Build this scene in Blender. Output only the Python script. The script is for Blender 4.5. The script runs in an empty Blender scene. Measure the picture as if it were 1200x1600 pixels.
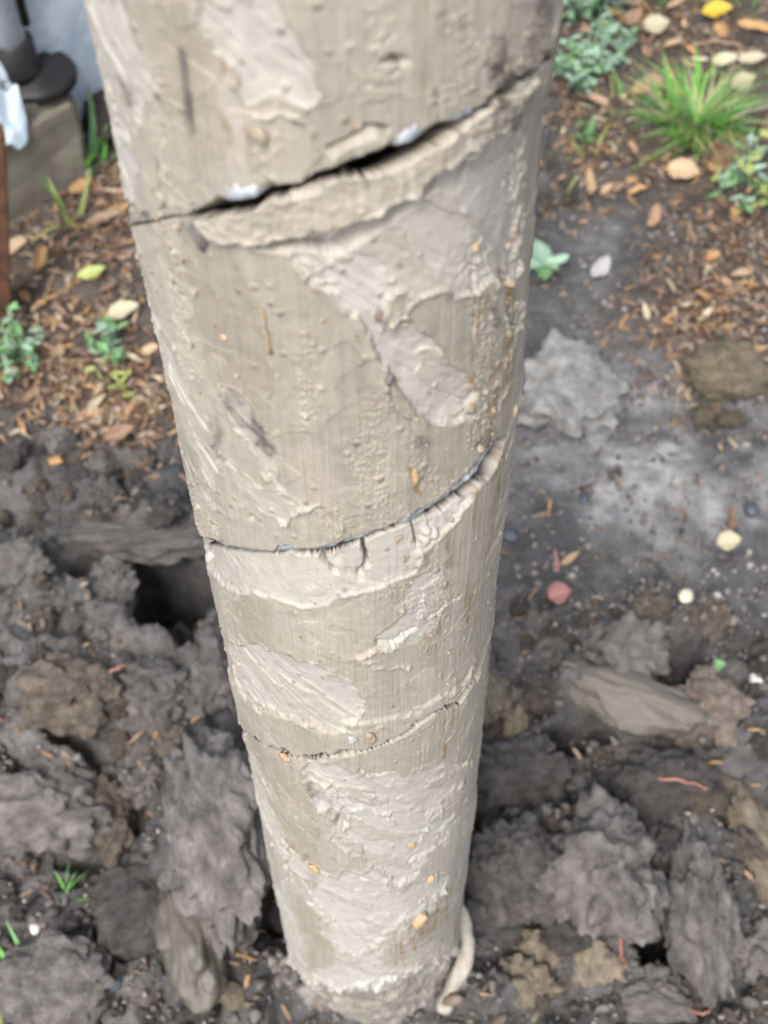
import bpy, bmesh, math, random
import numpy as np
from mathutils import Matrix, Vector

random.seed(7)
RNG = np.random.default_rng(11)
S = bpy.context.scene
COL = S.collection

# ------------------------------------------------------------------ camera
F = 2000.0            # focal length in photo pixels (photo is 1200 x 1600)
R = 0.05              # radius of the auger
_n = lambda v: v / np.linalg.norm(v)
_a = _n(np.array([28.0, 1512.0, F]))
def _perp(px, py):
    r = _n(np.array([px - 600.0, py - 800.0, F])); return _n(r - _a * (r @ _a))
_L, _Rr = _perp(135, 0), _perp(875, 0)
DIST = R / math.sin(math.acos(_L @ _Rr) / 2)
_ez = -_a; _f = np.array([0, 0, 1.0]); _ey = _n(_f - _ez * (_f @ _ez)); _ex = np.cross(_ey, _ez)
W = np.array([_ex, _ey, _ez])
_nw = W @ _n(_L + _Rr)
_r = W @ _n(np.array([582 - 600.0, 1497 - 800.0, F]))
CAM = -_nw * DIST; CAM[2] = -_r[2] * DIST / math.hypot(_r[0], _r[1])

cd = bpy.data.cameras.new('camera'); cam = bpy.data.objects.new('camera', cd); COL.objects.link(cam)
cd.sensor_fit = 'VERTICAL'; cd.sensor_height = 24.0; cd.lens = 24.0 * F / 1600.0
cd.clip_start = 0.01; cd.clip_end = 200
_X, _Y, _Z = W @ np.array([1, 0, 0.]), W @ np.array([0, -1, 0.]), W @ np.array([0, 0, -1.])
cam.matrix_world = Matrix([[_X[0], _Y[0], _Z[0], CAM[0]], [_X[1], _Y[1], _Z[1], CAM[1]], [_X[2], _Y[2], _Z[2], CAM[2]], [0, 0, 0, 1]])
cd.dof.use_dof = True; cd.dof.focus_distance = 0.43; cd.dof.aperture_fstop = 9.8
S.camera = cam

# ------------------------------------------------------------------ world, sun, exposure
SUN_EL, SUN_AZ = math.radians(54), math.radians(200)   # azimuth: compass from +Y clockwise
w = bpy.data.worlds.new('World'); S.world = w; w.use_nodes = True
nt = w.node_tree; nt.nodes.clear()
sky = nt.nodes.new('ShaderNodeTexSky'); sky.sky_type = 'NISHITA'; sky.sun_disc = False
sky.sun_elevation = SUN_EL; sky.sun_rotation = SUN_AZ; sky.air_density = 1.0; sky.dust_density = 4.0; sky.ozone_density = 1.0
hs = nt.nodes.new('ShaderNodeHueSaturation'); hs.inputs['Saturation'].default_value = 0.5
bg = nt.nodes.new('ShaderNodeBackground'); bg.inputs['Strength'].default_value = 0.12
out = nt.nodes.new('ShaderNodeOutputWorld')
nt.links.new(sky.outputs[0], hs.inputs['Color']); nt.links.new(hs.outputs[0], bg.inputs['Color']); nt.links.new(bg.outputs[0], out.inputs['Surface'])
sd = bpy.data.lights.new('sun', 'SUN'); sun = bpy.data.objects.new('sun', sd); COL.objects.link(sun)
sd.energy = 1.5; sd.angle = math.radians(18); sd.color = (1.0, 0.985, 0.96)
_d = Vector((math.sin(SUN_AZ) * math.cos(SUN_EL), math.cos(SUN_AZ) * math.cos(SUN_EL), math.sin(SUN_EL)))
sun.rotation_euler = _d.to_track_quat('Z', 'Y').to_euler()
S.view_settings.view_transform = 'Standard'; S.view_settings.look = 'None'; S.view_settings.gamma = 1.0
S.view_settings.use_curve_mapping = False; S.view_settings.exposure = 1.08

# ------------------------------------------------------------------ noise (numpy)
def _hash(ix, iy, iz, seed):
    h = (ix.astype(np.uint32) * np.uint32(374761393) + iy.astype(np.uint32) * np.uint32(668265263)
         + iz.astype(np.uint32) * np.uint32(2147483647) + np.uint32((seed * 974711 + 12345) & 0xffffffff))
    h = (h ^ (h >> np.uint32(13))) * np.uint32(1274126177)
    h = (h ^ (h >> np.uint32(15))) * np.uint32(2246822519)
    h ^= h >> np.uint32(16)
    return h.astype(np.float32) / np.float32(4294967295.0)
def n2(x, y, seed=0):
    x = np.asarray(x, np.float32); y = np.asarray(y, np.float32)
    ix = np.floor(x); iy = np.floor(y); fx = x - ix; fy = y - iy
    ix = ix.astype(np.int64); iy = iy.astype(np.int64); z = np.zeros_like(ix)
    u = fx * fx * (3 - 2 * fx); v = fy * fy * (3 - 2 * fy)
    a = _hash(ix, iy, z, seed); b = _hash(ix + 1, iy, z, seed); c = _hash(ix, iy + 1, z, seed); d = _hash(ix + 1, iy + 1, z, seed)
    return ((a + (b - a) * u) * (1 - v) + (c + (d - c) * u) * v) * 2 - 1
def n3(p, seed=0):
    p = np.asarray(p, np.float32); i = np.floor(p); f = p - i; i = i.astype(np.int64); f = f * f * (3 - 2 * f)
    r = 0
    for dx in (0, 1):
        for dy in (0, 1):
            for dz in (0, 1):
                wt = (f[:, 0] if dx else 1 - f[:, 0]) * (f[:, 1] if dy else 1 - f[:, 1]) * (f[:, 2] if dz else 1 - f[:, 2])
                r = r + wt * _hash(i[:, 0] + dx, i[:, 1] + dy, i[:, 2] + dz, seed)
    return r * 2 - 1
def fbm2(x, y, seed=0, o=4, g=0.5):
    r = 0; a = 1; t = 0
    for k in range(o):
        r = r + a * n2(x * 2 ** k + 17.3 * k, y * 2 ** k - 9.1 * k, seed + k); t += a; a *= g
    return r / t
def fbm3(p, seed=0, o=4, g=0.5):
    r = 0; a = 1; t = 0
    for k in range(o):
        r = r + a * n3(p * 2 ** k + 13.7 * k, seed + k); t += a; a *= g
    return r / t
def worley2(x, y, seed=0):
    ix = np.floor(x).astype(np.int64); iy = np.floor(y).astype(np.int64); z = np.zeros_like(ix)
    best = np.full(x.shape, 9.0, np.float32); hid = np.zeros(x.shape, np.float32)
    for dx in (-1, 0, 1):
        for dy in (-1, 0, 1):
            jx, jy = ix + dx, iy + dy
            cx = jx + _hash(jx, jy, z, seed); cy = jy + _hash(jx, jy, z, seed + 1)
            d = (x - cx) ** 2 + (y - cy) ** 2
            m = d < best
            best = np.where(m, d, best); hid = np.where(m, _hash(jx, jy, z, seed + 2), hid)
    return best.astype(np.float32), hid
def worley3(p, seed=0):
    p = np.asarray(p, np.float32); i = np.floor(p).astype(np.int64); best = np.full(len(p), 9.0, np.float32); hid = np.zeros(len(p), np.float32)
    for dx in (-1, 0, 1):
        for dy in (-1, 0, 1):
            for dz in (-1, 0, 1):
                a, b, c = i[:, 0] + dx, i[:, 1] + dy, i[:, 2] + dz; h = _hash(a, b, c, seed)
                q = (a + h - p[:, 0]) ** 2 + (b + (h * 57.31) % 1 - p[:, 1]) ** 2 + (c + (h * 913.7) % 1 - p[:, 2]) ** 2
                hid = np.where(q < best, (h * 331.7) % 1, hid); best = np.minimum(best, q)
    return best, hid
def sm(e0, e1, x):
    t = np.clip((x - e0) / (e1 - e0), 0, 1); return t * t * (3 - 2 * t)

# ------------------------------------------------------------------ geometry between pixel rays and the place
def project(P):
    q = (np.asarray(P, float) - CAM) @ W
    zz = np.maximum(q[..., 2], 1e-3)
    return q[..., 0] / zz * F + 600, q[..., 1] / zz * F + 800
def ray(px, py): return W @ _n(np.array([px - 600.0, py - 800.0, F]))
def flat_at(px, py, z=0.0):
    r = ray(px, py); return CAM + r * ((z - CAM[2]) / r[2])

# ------------------------------------------------------------------ mesh helpers
def mesh_arrays(name, V, Q, mat=None, smooth=True, attrs=None, midx=None):
    me = bpy.data.meshes.new(name); V = np.ascontiguousarray(V, np.float32); Q = np.ascontiguousarray(Q, np.int32)
    k = Q.shape[1]
    me.vertices.add(len(V)); me.vertices.foreach_set('co', V.ravel())
    me.loops.add(Q.size); me.loops.foreach_set('vertex_index', Q.ravel())
    me.polygons.add(len(Q)); me.polygons.foreach_set('loop_start', np.arange(0, Q.size, k, dtype=np.int32))
    me.polygons.foreach_set('use_smooth', np.full(len(Q), smooth))
    if mat is not None:
        for m in (mat if isinstance(mat, list) else [mat]): me.materials.append(m)
    if midx is not None: me.polygons.foreach_set('material_index', np.ascontiguousarray(midx, np.int32))
    for an, (ty, arr) in (attrs or {}).items():
        at_ = me.attributes.new(an, ty, 'POINT')
        at_.data.foreach_set('color' if ty == 'FLOAT_COLOR' else ('vector' if ty == 'FLOAT_VECTOR' else 'value'), np.ascontiguousarray(arr, np.float32).ravel())
    me.update(calc_edges=True); me.validate()
    return me
def link(name, me, parent=None, loc=None):
    o = bpy.data.objects.new(name, me); COL.objects.link(o)
    if parent is not None: o.parent = parent
    if loc is not None: o.location = [float(c) for c in loc]
    return o
def empty(name, loc=(0, 0, 0), rz=0.0):
    o = bpy.data.objects.new(name, None); COL.objects.link(o); o.location = [float(c) for c in loc]; o.rotation_euler = (0, 0, rz); o.empty_display_size = 0.02
    return o
def tag(o, label, cat, group=None):
    o['label'] = label; o['category'] = cat
    if group: o['group'] = group
    return o
def structure(o): o['kind'] = 'structure'; return o
def stuff(o): o['kind'] = 'stuff'; return o
_ico = {}
def ico(sub):
    if sub not in _ico:
        bm = bmesh.new(); bmesh.ops.create_icosphere(bm, subdivisions=sub, radius=1.0)
        bm.verts.ensure_lookup_table()
        _ico[sub] = (np.array([v.co[:] for v in bm.verts], np.float32), np.array([[v.index for v in f.verts] for f in bm.faces], np.int32)); bm.free()
    return _ico[sub]
def tube_arrays(path, radii, n=8):
    P = np.asarray(path, float); V = []; Q = []
    for i in range(len(P)):
        t = _n(P[min(i + 1, len(P) - 1)] - P[max(i - 1, 0)])
        u = np.cross(t, [0.31, 0.2, 0.93]); u = _n(u) if np.linalg.norm(u) > 1e-3 else np.array([1., 0, 0]); v = np.cross(t, u)
        for k in range(n):
            an = 2 * math.pi * k / n; V.append(P[i] + radii[i] * (math.cos(an) * u + math.sin(an) * v))
    for i in range(len(P) - 1):
        for k in range(n): Q.append([i * n + k, i * n + (k + 1) % n, (i + 1) * n + (k + 1) % n, (i + 1) * n + k])
    c0 = len(V); V.append(P[0]); V.append(P[-1])
    for k in range(n):
        Q.append([c0, (k + 1) % n, k, c0]); e = (len(P) - 1) * n; Q.append([c0 + 1, e + k, e + (k + 1) % n, c0 + 1])
    return np.array(V), Q
def mesh_py(name, V, faces, mat, smooth=True):
    me = bpy.data.meshes.new(name)
    fs = []
    for f in faces:
        g = []
        for i in f:
            if i not in g: g.append(int(i))
        fs.append(g)
    me.from_pydata([tuple(map(float, v)) for v in V], [], fs); me.materials.append(mat)
    me.polygons.foreach_set('use_smooth', np.full(len(me.polygons), smooth)); me.update()
    return me
def box_bm(bm, x0, x1, y0, y1, z0, z1):
    vs = [bm.verts.new(c) for c in ((x0, y0, z0), (x1, y0, z0), (x1, y1, z0), (x0, y1, z0), (x0, y0, z1), (x1, y0, z1), (x1, y1, z1), (x0, y1, z1))]
    for f in ((3, 2, 1, 0), (4, 5, 6, 7), (0, 1, 5, 4), (1, 2, 6, 5), (2, 3, 7, 6), (3, 0, 4, 7)): bm.faces.new([vs[i] for i in f])

# ------------------------------------------------------------------ materials
def new_mat(name):
    m = bpy.data.materials.new(name); m.use_nodes = True
    t = m.node_tree; t.nodes.clear(); o = t.nodes.new('ShaderNodeOutputMaterial'); b = t.nodes.new('ShaderNodeBsdfPrincipled')
    t.links.new(b.outputs[0], o.inputs[0]); return m, t, b
def N(t, ty, **kw):
    n = t.nodes.new(ty)
    for k, v in kw.items():
        if k in n.inputs: n.inputs[k].default_value = v
        else: setattr(n, k, v)
    return n
def noise_mat(name, c1, c2, scale=40, rough=(0.4, 0.7), bump=0.3, bscale=None, coord='Object', bdist=0.002, spec=0.5, c3=None, trans=0.0, attr=None):
    m, t, b = new_mat(name); L = t.links.new
    tc = N(t, 'ShaderNodeTexCoord'); co = tc.outputs[coord]
    nz = N(t, 'ShaderNodeTexNoise', Scale=scale, Detail=6.0, Roughness=0.6); L(co, nz.inputs['Vector'])
    rp = N(t, 'ShaderNodeValToRGB'); rp.color_ramp.elements[0].position = 0.33; rp.color_ramp.elements[1].position = 0.67
    rp.color_ramp.elements[0].color = (*c1, 1); rp.color_ramp.elements[1].color = (*c2, 1)
    if c3:
        e = rp.color_ramp.elements.new(0.8); e.color = (*c3, 1)
    L(nz.outputs[0], rp.inputs[0]); colo = rp.outputs[0]
    if attr:
        at_ = N(t, 'ShaderNodeAttribute', attribute_name=attr); mx = N(t, 'ShaderNodeMix', data_type='RGBA', blend_type='MULTIPLY'); mx.inputs[0].default_value = 1.0
        L(colo, mx.inputs[6]); L(at_.outputs['Color'], mx.inputs[7]); colo = mx.outputs[2]
    oi = N(t, 'ShaderNodeObjectInfo'); hv = N(t, 'ShaderNodeHueSaturation'); mr = N(t, 'ShaderNodeMapRange'); mr.inputs[3].default_value = 0.78; mr.inputs[4].default_value = 1.22
    L(oi.outputs['Random'], mr.inputs[0]); L(mr.outputs[0], hv.inputs['Value']); L(colo, hv.inputs['Color']); L(hv.outputs[0], b.inputs['Base Color'])
    n2_ = N(t, 'ShaderNodeTexNoise', Scale=scale * 1.7, Detail=4.0); L(co, n2_.inputs['Vector'])
    m2 = N(t, 'ShaderNodeMapRange'); m2.inputs[1].default_value = 0.3; m2.inputs[2].default_value = 0.7; m2.inputs[3].default_value = rough[0]; m2.inputs[4].default_value = rough[1]
    L(n2_.outputs[0], m2.inputs[0]); L(m2.outputs[0], b.inputs['Roughness'])
    b.inputs['Specular IOR Level'].default_value = spec
    if bump:
        n3_ = N(t, 'ShaderNodeTexNoise', Scale=bscale or scale * 6, Detail=6.0, Roughness=0.65); L(co, n3_.inputs['Vector'])
        bp = N(t, 'ShaderNodeBump', Strength=bump, Distance=bdist); L(n3_.outputs[0], bp.inputs['Height']); L(bp.outputs[0], b.inputs['Normal'])
    if trans: b.inputs['Transmission Weight'].default_value = 0.0; b.inputs['Subsurface Weight'].default_value = 0.0
    return m

# clay skin of the auger: clay colour, with shade painted into its gaps, comes with the vertices, grain and scrape marks from nodes
def make_clay():
    m, t, b = new_mat('scraped_wet_clay'); L = t.links.new
    ac = N(t, 'ShaderNodeAttribute', attribute_name='clay_shade_colour'); au = N(t, 'ShaderNodeAttribute', attribute_name='skin'); asm = N(t, 'ShaderNodeAttribute', attribute_name='smear')
    mp = N(t, 'ShaderNodeMapping'); mp.inputs['Scale'].default_value = (1500, 34, 1); L(au.outputs['Vector'], mp.inputs[0])
    st = N(t, 'ShaderNodeTexNoise', Scale=1.0, Detail=5.0, Roughness=0.6); L(mp.outputs[0], st.inputs['Vector'])
    gr = N(t, 'ShaderNodeTexNoise', Scale=1300.0, Detail=5.0, Roughness=0.7); L(au.outputs['Vector'], gr.inputs['Vector'])
    gr2 = N(t, 'ShaderNodeTexNoise', Scale=260.0, Detail=5.0, Roughness=0.65); L(au.outputs['Vector'], gr2.inputs['Vector'])
    # colour variation
    r1 = N(t, 'ShaderNodeMapRange'); r1.inputs[1].default_value = .3; r1.inputs[2].default_value = .7; r1.inputs[3].default_value = 0.87; r1.inputs[4].default_value = 1.1; L(st.outputs[0], r1.inputs[0])
    mxs = N(t, 'ShaderNodeMix'); mxs.inputs[3].default_value = 1.0; L(asm.outputs['Fac'], mxs.inputs[0]); L(r1.outputs[0], mxs.inputs[2])
    r2 = N(t, 'ShaderNodeMapRange'); r2.inputs[1].default_value = .3; r2.inputs[2].default_value = .7; r2.inputs[3].default_value = 0.88; r2.inputs[4].default_value = 1.1; L(gr2.outputs[0], r2.inputs[0])
    mu = N(t, 'ShaderNodeMath', operation='MULTIPLY'); L(mxs.outputs[0], mu.inputs[0]); L(r2.outputs[0], mu.inputs[1])
    hv = N(t, 'ShaderNodeHueSaturation'); L(ac.outputs['Color'], hv.inputs['Color']); L(mu.outputs[0], hv.inputs['Value']); L(hv.outputs[0], b.inputs['Base Color'])
    # relief: scrape lines where scraped, fine grain everywhere
    inv = N(t, 'ShaderNodeMath', operation='SUBTRACT'); inv.inputs[0].default_value = 1.0; L(asm.outputs['Fac'], inv.inputs[1])
    s1 = N(t, 'ShaderNodeMath', operation='MULTIPLY'); L(st.outputs[0], s1.inputs[0]); L(inv.outputs[0], s1.inputs[1])
    g1 = N(t, 'ShaderNodeMath', operation='MULTIPLY_ADD'); g1.inputs[1].default_value = 0.6; L(gr.outputs[0], g1.inputs[0]); L(s1.outputs[0], g1.inputs[2])
    bp = N(t, 'ShaderNodeBump', Strength=0.6, Distance=0.0004); L(g1.outputs[0], bp.inputs['Height']); L(bp.outputs[0], b.inputs['Normal'])
    r3 = N(t, 'ShaderNodeMapRange'); r3.inputs[1].default_value = .3; r3.inputs[2].default_value = .7; r3.inputs[3].default_value = 0.5; r3.inputs[4].default_value = 0.72; L(gr2.outputs[0], r3.inputs[0]); L(r3.outputs[0], b.inputs['Roughness'])
    b.inputs['Specular IOR Level'].default_value = 0.35
    return m
M_CLAY = make_clay()
M_CRUMB = noise_mat('clay_crumb', (0.24, 0.19, 0.14), (0.42, 0.36, 0.28), 300, (0.5, 0.75), 0.3, 900)
M_STEEL = noise_mat('scuffed_blue_steel', (0.2, 0.21, 0.225), (0.52, 0.57, 0.62), 260, (0.25, 0.5), 0.2, 500, spec=0.6)
M_STRAW = noise_mat('golden_straw', (0.36, 0.23, 0.11), (0.56, 0.43, 0.27), 500, (0.4, 0.6), 0.2)
M_PEB = noise_mat('pale_pebble', (0.45, 0.43, 0.42), (0.62, 0.6, 0.58), 150, (0.3, 0.5), 0.1)

def make_mud():
    m, t, b = new_mat('wet_mud'); L = t.links.new
    at_ = N(t, 'ShaderNodeAttribute', attribute_name='soil'); tc = N(t, 'ShaderNodeTexCoord'); co = tc.outputs['Object']
    n1 = N(t, 'ShaderNodeTexNoise', Scale=55.0, Detail=7.0, Roughness=0.65); L(co, n1.inputs['Vector'])
    n2_ = N(t, 'ShaderNodeTexNoise', Scale=260.0, Detail=5.0, Roughness=0.7); L(co, n2_.inputs['Vector'])
    r1 = N(t, 'ShaderNodeMapRange'); r1.inputs[1].default_value = .3; r1.inputs[2].default_value = .7; r1.inputs[3].default_value = .5; r1.inputs[4].default_value = 1.55; L(n1.outputs[0], r1.inputs[0])
    r2 = N(t, 'ShaderNodeMapRange'); r2.inputs[1].default_value = .3; r2.inputs[2].default_value = .7; r2.inputs[3].default_value = .7; r2.inputs[4].default_value = 1.3; L(n2_.outputs[0], r2.inputs[0])
    mu = N(t, 'ShaderNodeMath', operation='MULTIPLY'); L(r1.outputs[0], mu.inputs[0]); L(r2.outputs[0], mu.inputs[1])
    hv = N(t, 'ShaderNodeHueSaturation'); L(at_.outputs['Color'], hv.inputs['Color']); L(mu.outputs[0], hv.inputs['Value']); L(hv.outputs[0], b.inputs['Base Color'])
    n4 = N(t, 'ShaderNodeTexNoise', Scale=32.0, Detail=4.0); L(co, n4.inputs['Vector'])
    r4 = N(t, 'ShaderNodeMapRange'); r4.inputs[1].default_value = .35; r4.inputs[2].default_value = .65; r4.inputs[3].default_value = .24; r4.inputs[4].default_value = .58; L(n4.outputs[0], r4.inputs[0]); L(r4.outputs[0], b.inputs['Roughness'])
    n5 = N(t, 'ShaderNodeTexNoise', Scale=420.0, Detail=6.0, Roughness=0.7); L(co, n5.inputs['Vector'])
    bp = N(t, 'ShaderNodeBump', Strength=0.8, Distance=0.0025); L(n5.outputs[0], bp.inputs['Height']); L(bp.outputs[0], b.inputs['Normal'])
    b.inputs['Specular IOR Level'].default_value = 0.65
    return m
M_MUD = make_mud()
def mud(name, c, k=3.2, **kw):
    lo = tuple(v * q / k ** 0.55 for v, q in zip(c, (1.04, 1.0, .95))); hi = tuple(v * k ** 0.5 for v in c)
    return noise_mat(name, lo, hi, kw.get('scale', 2.8), kw.get('rough', (0.28, 0.6)), kw.get('bump', 0.9), kw.get('bs', 13), bdist=0.005, spec=0.6)
M_CLOD = [mud('dark_mud', (0.082, 0.074, 0.070)), mud('grey_mud', (0.145, 0.133, 0.126)), mud('brown_mud', (0.135, 0.11, 0.088))]
M_SOIL = [mud('soil_crumb_dark', (0.075, 0.068, 0.065), scale=60, bs=500, bump=.3, rough=(.5, .8)), mud('soil_crumb_grey', (0.125, 0.112, 0.106), scale=60, bs=500, bump=.3, rough=(.5, .8)), mud('soil_crumb_brown', (0.12, 0.096, 0.076), scale=60, bs=500, bump=.3, rough=(.5, .8)), mud('soil_crumb_light', (0.2, 0.185, 0.175), scale=60, bs=500, bump=.3, rough=(.5, .8))]
M_PALE = mud('pale_grey_clod', (0.30, 0.295, 0.285), 2.6); M_OCHRE = mud('ochre_stone', (0.14, 0.115, 0.078), 2.4); M_TAN = mud('tan_clay_clod', (0.27, 0.225, 0.165), 2.2)
M_SLAB = mud('smooth_slab_clay', (0.125, 0.113, 0.095), 1.3, rough=(0.4, 0.6), bump=0.25); M_PINK = mud('pinkish_tan_clod', (0.24, 0.195, 0.165), 2.0)
M_LIGHT = mud('light_grey_clod', (0.2, 0.185, 0.175), 1.9)

# ------------------------------------------------------------------ the ground
X_D = np.arange(-0.50, 0.56, 0.0024); Y_D = np.arange(-0.14, 1.32, 0.0027)
def grow(first, sign, step, limit):
    r = []; v = first; s = step
    while abs(v - first) < limit:
        s *= 1.35; v += sign * s; r.append(v)
    return r
GX = np.array(sorted(grow(X_D[0], -1, 0.0024, 40)) + list(X_D) + grow(X_D[-1], 1, 0.0024, 40))
GY = np.array(sorted(grow(Y_D[0], -1, 0.0027, 40)) + list(Y_D) + grow(Y_D[-1], 1, 0.0027, 40))
# pits and swellings: photo pixel, radius along x and y in pixels, depth (m)
PITS = [(270, 930, 100, 60, -0.085), (215, 882, 95, 26, -0.075), (300, 990, 40, 32, -0.05), (1055, 1035, 34, 26, -0.05), (1035, 1490, 34, 55, -0.06), (900, 1170, 60, 26, -0.045),
        (435, 1440, 30, 60, -0.04), (850, 1250, 50, 40, -0.02), (865, 270, 22, 50, -0.03), (845, 285, 30, 40, -0.03), (1120, 240, 50, 20, -0.02), (150, 1190, 60, 24, -0.03), (130, 1350, 60, 18, -0.025),
        (205, 1320, 16, 50, -0.03), (90, 470, 80, 30, -0.012), (760, 1330, 40, 60, -0.02)]
BUMPS = [(330, 1330, 90, 150, 0.03), (150, 1120, 160, 110, 0.022), (60, 930, 120, 80, 0.018), (980, 1400, 200, 150, 0.012), (330, 1060, 50, 50, 0.025), (1000, 720, 260, 120, 0.006),
         (1100, 130, 260, 120, 0.012), (250, 830, 130, 30, 0.015)]
for lst in (PITS, BUMPS):
    for i, (px, py, rx, ry, dz) in enumerate(lst):
        c = flat_at(px, py); d = np.linalg.norm(c - CAM); sx = rx * d / F; vy = abs(_n(c - CAM)[2]); sy = ry * d / F / vy
        lst[i] = (c[0], c[1], sx, sy, dz)
def zones(x, y):
    px, py = project(np.stack([x, y, np.zeros_like(x)], -1)); far = y > 1.35
    wob = 60 * n2(x * 9, y * 9, 90)
    churn = np.where(px < 560, sm(640, 760, py + wob), sm(850, 1010, py + wob))
    litL = sm(330, 230, px + wob * .6) * sm(740, 640, py + wob) * sm(120, 200, py)
    litR = sm(840, 900, px) * (1 - sm(200, 330, py + wob + 0.0 * px)) + sm(940, 1060, px + wob) * sm(620, 480, py + wob * .6)
    pale = np.exp(-(((px - 1040) / 230) ** 2 + ((py - 735) / 150) ** 2) ** 1.5)
    churn = np.where(far, 0, churn); return churn, np.clip(litL, 0, 1), np.clip(np.where(far, 1, litR), 0, 1), pale, px, py
def ground_z(x, y, fine=True):
    x = np.atleast_1d(np.asarray(x, float)); y = np.atleast_1d(np.asarray(y, float))
    ch, ll, lr, pale, px, py = zones(x, y)
    wx = x + 0.010 * n2(x * 45, y * 45, 3); wy = y + 0.010 * n2(x * 45, y * 45, 4)
    d1, i1 = worley2(wx / 0.042, wy / 0.042, 21); d2, i2 = worley2(wx / 0.019, wy / 0.019, 31)
    z = 0.010 * n2(x * 6, y * 6, 1) + 0.004 * fbm2(x * 22, y * 22, 2, 3)
    z += ch * (0.026 * (i1 * .9 + .25) * np.clip(1 - 1.5 * d1, 0, 1) ** .6 + 0.010 * (i2 * .9 + .2) * np.clip(1 - 1.4 * d2, 0, 1) ** .6 - 0.012)
    z += (0.0022 + 0.0045 * ch) * fbm2(x * 75, y * 75, 6, 4, .62) + ch * .003 * (1 - 2.2 * np.abs(fbm2(x * 48, y * 48, 12, 3)))
    for (cx, cy, sx, sy, dz) in PITS:
        q = ((wx - cx) / sx) ** 2 + ((wy - cy) / sy) ** 2; z += dz * (1 - sm(0.35, 1.5, q))
    for (cx, cy, sx, sy, dz) in BUMPS:
        q = ((x - cx) / sx) ** 2 + ((y - cy) / sy) ** 2; z += dz * np.exp(-q)
    return z
def at(px, py):
    z = 0.0
    for _ in range(4):
        p = flat_at(px, py, z); z = 0.5 * z + 0.5 * float(ground_z(p[0], p[1])[0])
    p = flat_at(px, py, z); p[2] = float(ground_z(p[0], p[1])[0]); return p
def mpp(px, py): return float(np.linalg.norm(flat_at(px, py) - CAM) / F)

def build_ground():
    gx, gy = np.meshgrid(GX, GY); x, y = gx.ravel(), gy.ravel(); z = ground_z(x, y)
    nx, ny = len(GX), len(GY); idx = np.arange(nx * ny).reshape(ny, nx)
    Q = np.stack([idx[:-1, :-1], idx[:-1, 1:], idx[1:, 1:], idx[1:, :-1]], -1).reshape(-1, 4)
    ch, ll, lr, pale, px, py = zones(x, y)
    c = np.ones((len(x), 3)) * np.array([0.055, 0.053, 0.054])
    mix = lambda k, col: c * (1 - k[:, None]) + np.array(col) * k[:, None]
    v = fbm2(x * 14, y * 14, 41, 4) ; v2 = fbm2(x * 40, y * 40, 47, 4)
    c = mix(np.clip(ll + lr, 0, 1) * .8, (0.075, 0.055, 0.04))
    c = mix(np.clip(ch * (0.5 + v * 1.2), 0, 1) * .85, (0.125, 0.115, 0.110))
    c = mix(np.clip(ch * sm(.15, .6, v2), 0, 1) * .5, (0.115, 0.092, 0.07))
    c = mix(np.clip(pale * (0.75 + v * 1.3 + .5 * v2), 0, 1), (0.37, 0.362, 0.36))  # pale mud smear, whitened further to stand for wet sky sheen
    c = mix(np.clip((1 - ch) * (1 - lr) * sm(-.1, .5, v) * (px > 600), 0, 1) * .6, (0.15, 0.147, 0.148))
    c = np.concatenate([c, np.ones((len(x), 1))], 1)
    me = mesh_arrays('ground', np.stack([x, y, z], -1), Q, M_MUD, True, {'soil': ('FLOAT_COLOR', c)})
    structure(link('ground', me))
build_ground()

# ------------------------------------------------------------------ the auger
PHI0 = math.atan2(CAM[1], CAM[0])
def cyl_at(px, py):                  # (theta, h) where the line of sight first meets the round side
    d = ray(px, py); A = d[0] ** 2 + d[1] ** 2; B = 2 * (CAM[0] * d[0] + CAM[1] * d[1]); Cc = CAM[0] ** 2 + CAM[1] ** 2 - R * R
    D = B * B - 4 * A * Cc
    if D < 0: return None
    t = (-B - math.sqrt(D)) / (2 * A); p = CAM + t * d; th = math.atan2(p[1], p[0]) - PHI0
    return (th + math.pi) % (2 * math.pi) - math.pi, p[2]
G1 = [(205, 352), (250, 342), (290, 335), (325, 316), (345, 310), (400, 308), (420, 294), (470, 286), (510, 268), (560, 250), (610, 233), (685, 198), (750, 168), (790, 140), (830, 108), (850, 84)]
G2 = [(312, 842), (330, 848), (360, 857), (400, 864), (430, 866), (440, 860), (450, 858), (465, 864), (500, 863), (550, 849), (600, 832), (640, 815), (690, 790), (720, 765), (755, 730), (784, 690)]
G3 = [(352, 1062), (362, 1100), (380, 1140), (417, 1163), (458, 1178), (500, 1180), (550, 1174), (592, 1163), (633, 1142), (679, 1109), (717, 1092), (746, 1047)]
def th_line(g):
    q = np.array(sorted(c for c in (cyl_at(*p) for p in g) if c is not None)); return q[:, 0], q[:, 1]
T1, T2, T3 = th_line(G1), th_line(G2), th_line(G3)
def full_line(cur, up, down):
    t, h = cur
    hr = np.interp(np.pi, [t[-1], up[0][0] + 2 * np.pi], [h[-1], up[1][0]]) if up is not None else h[-1] + 0.016 * (np.pi - t[-1])
    hl = np.interp(-np.pi, [down[0][-1] - 2 * np.pi, t[0]], [down[1][-1], h[0]]) if down is not None else h[0] - 0.012 * (t[0] + np.pi)
    return np.concatenate([[-np.pi], t, [np.pi]]), np.concatenate([[hl], h, [hr]])
LN = [full_line(T1, None, T2), full_line(T2, T1, T3), full_line(T3, T2, None)]

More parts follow.
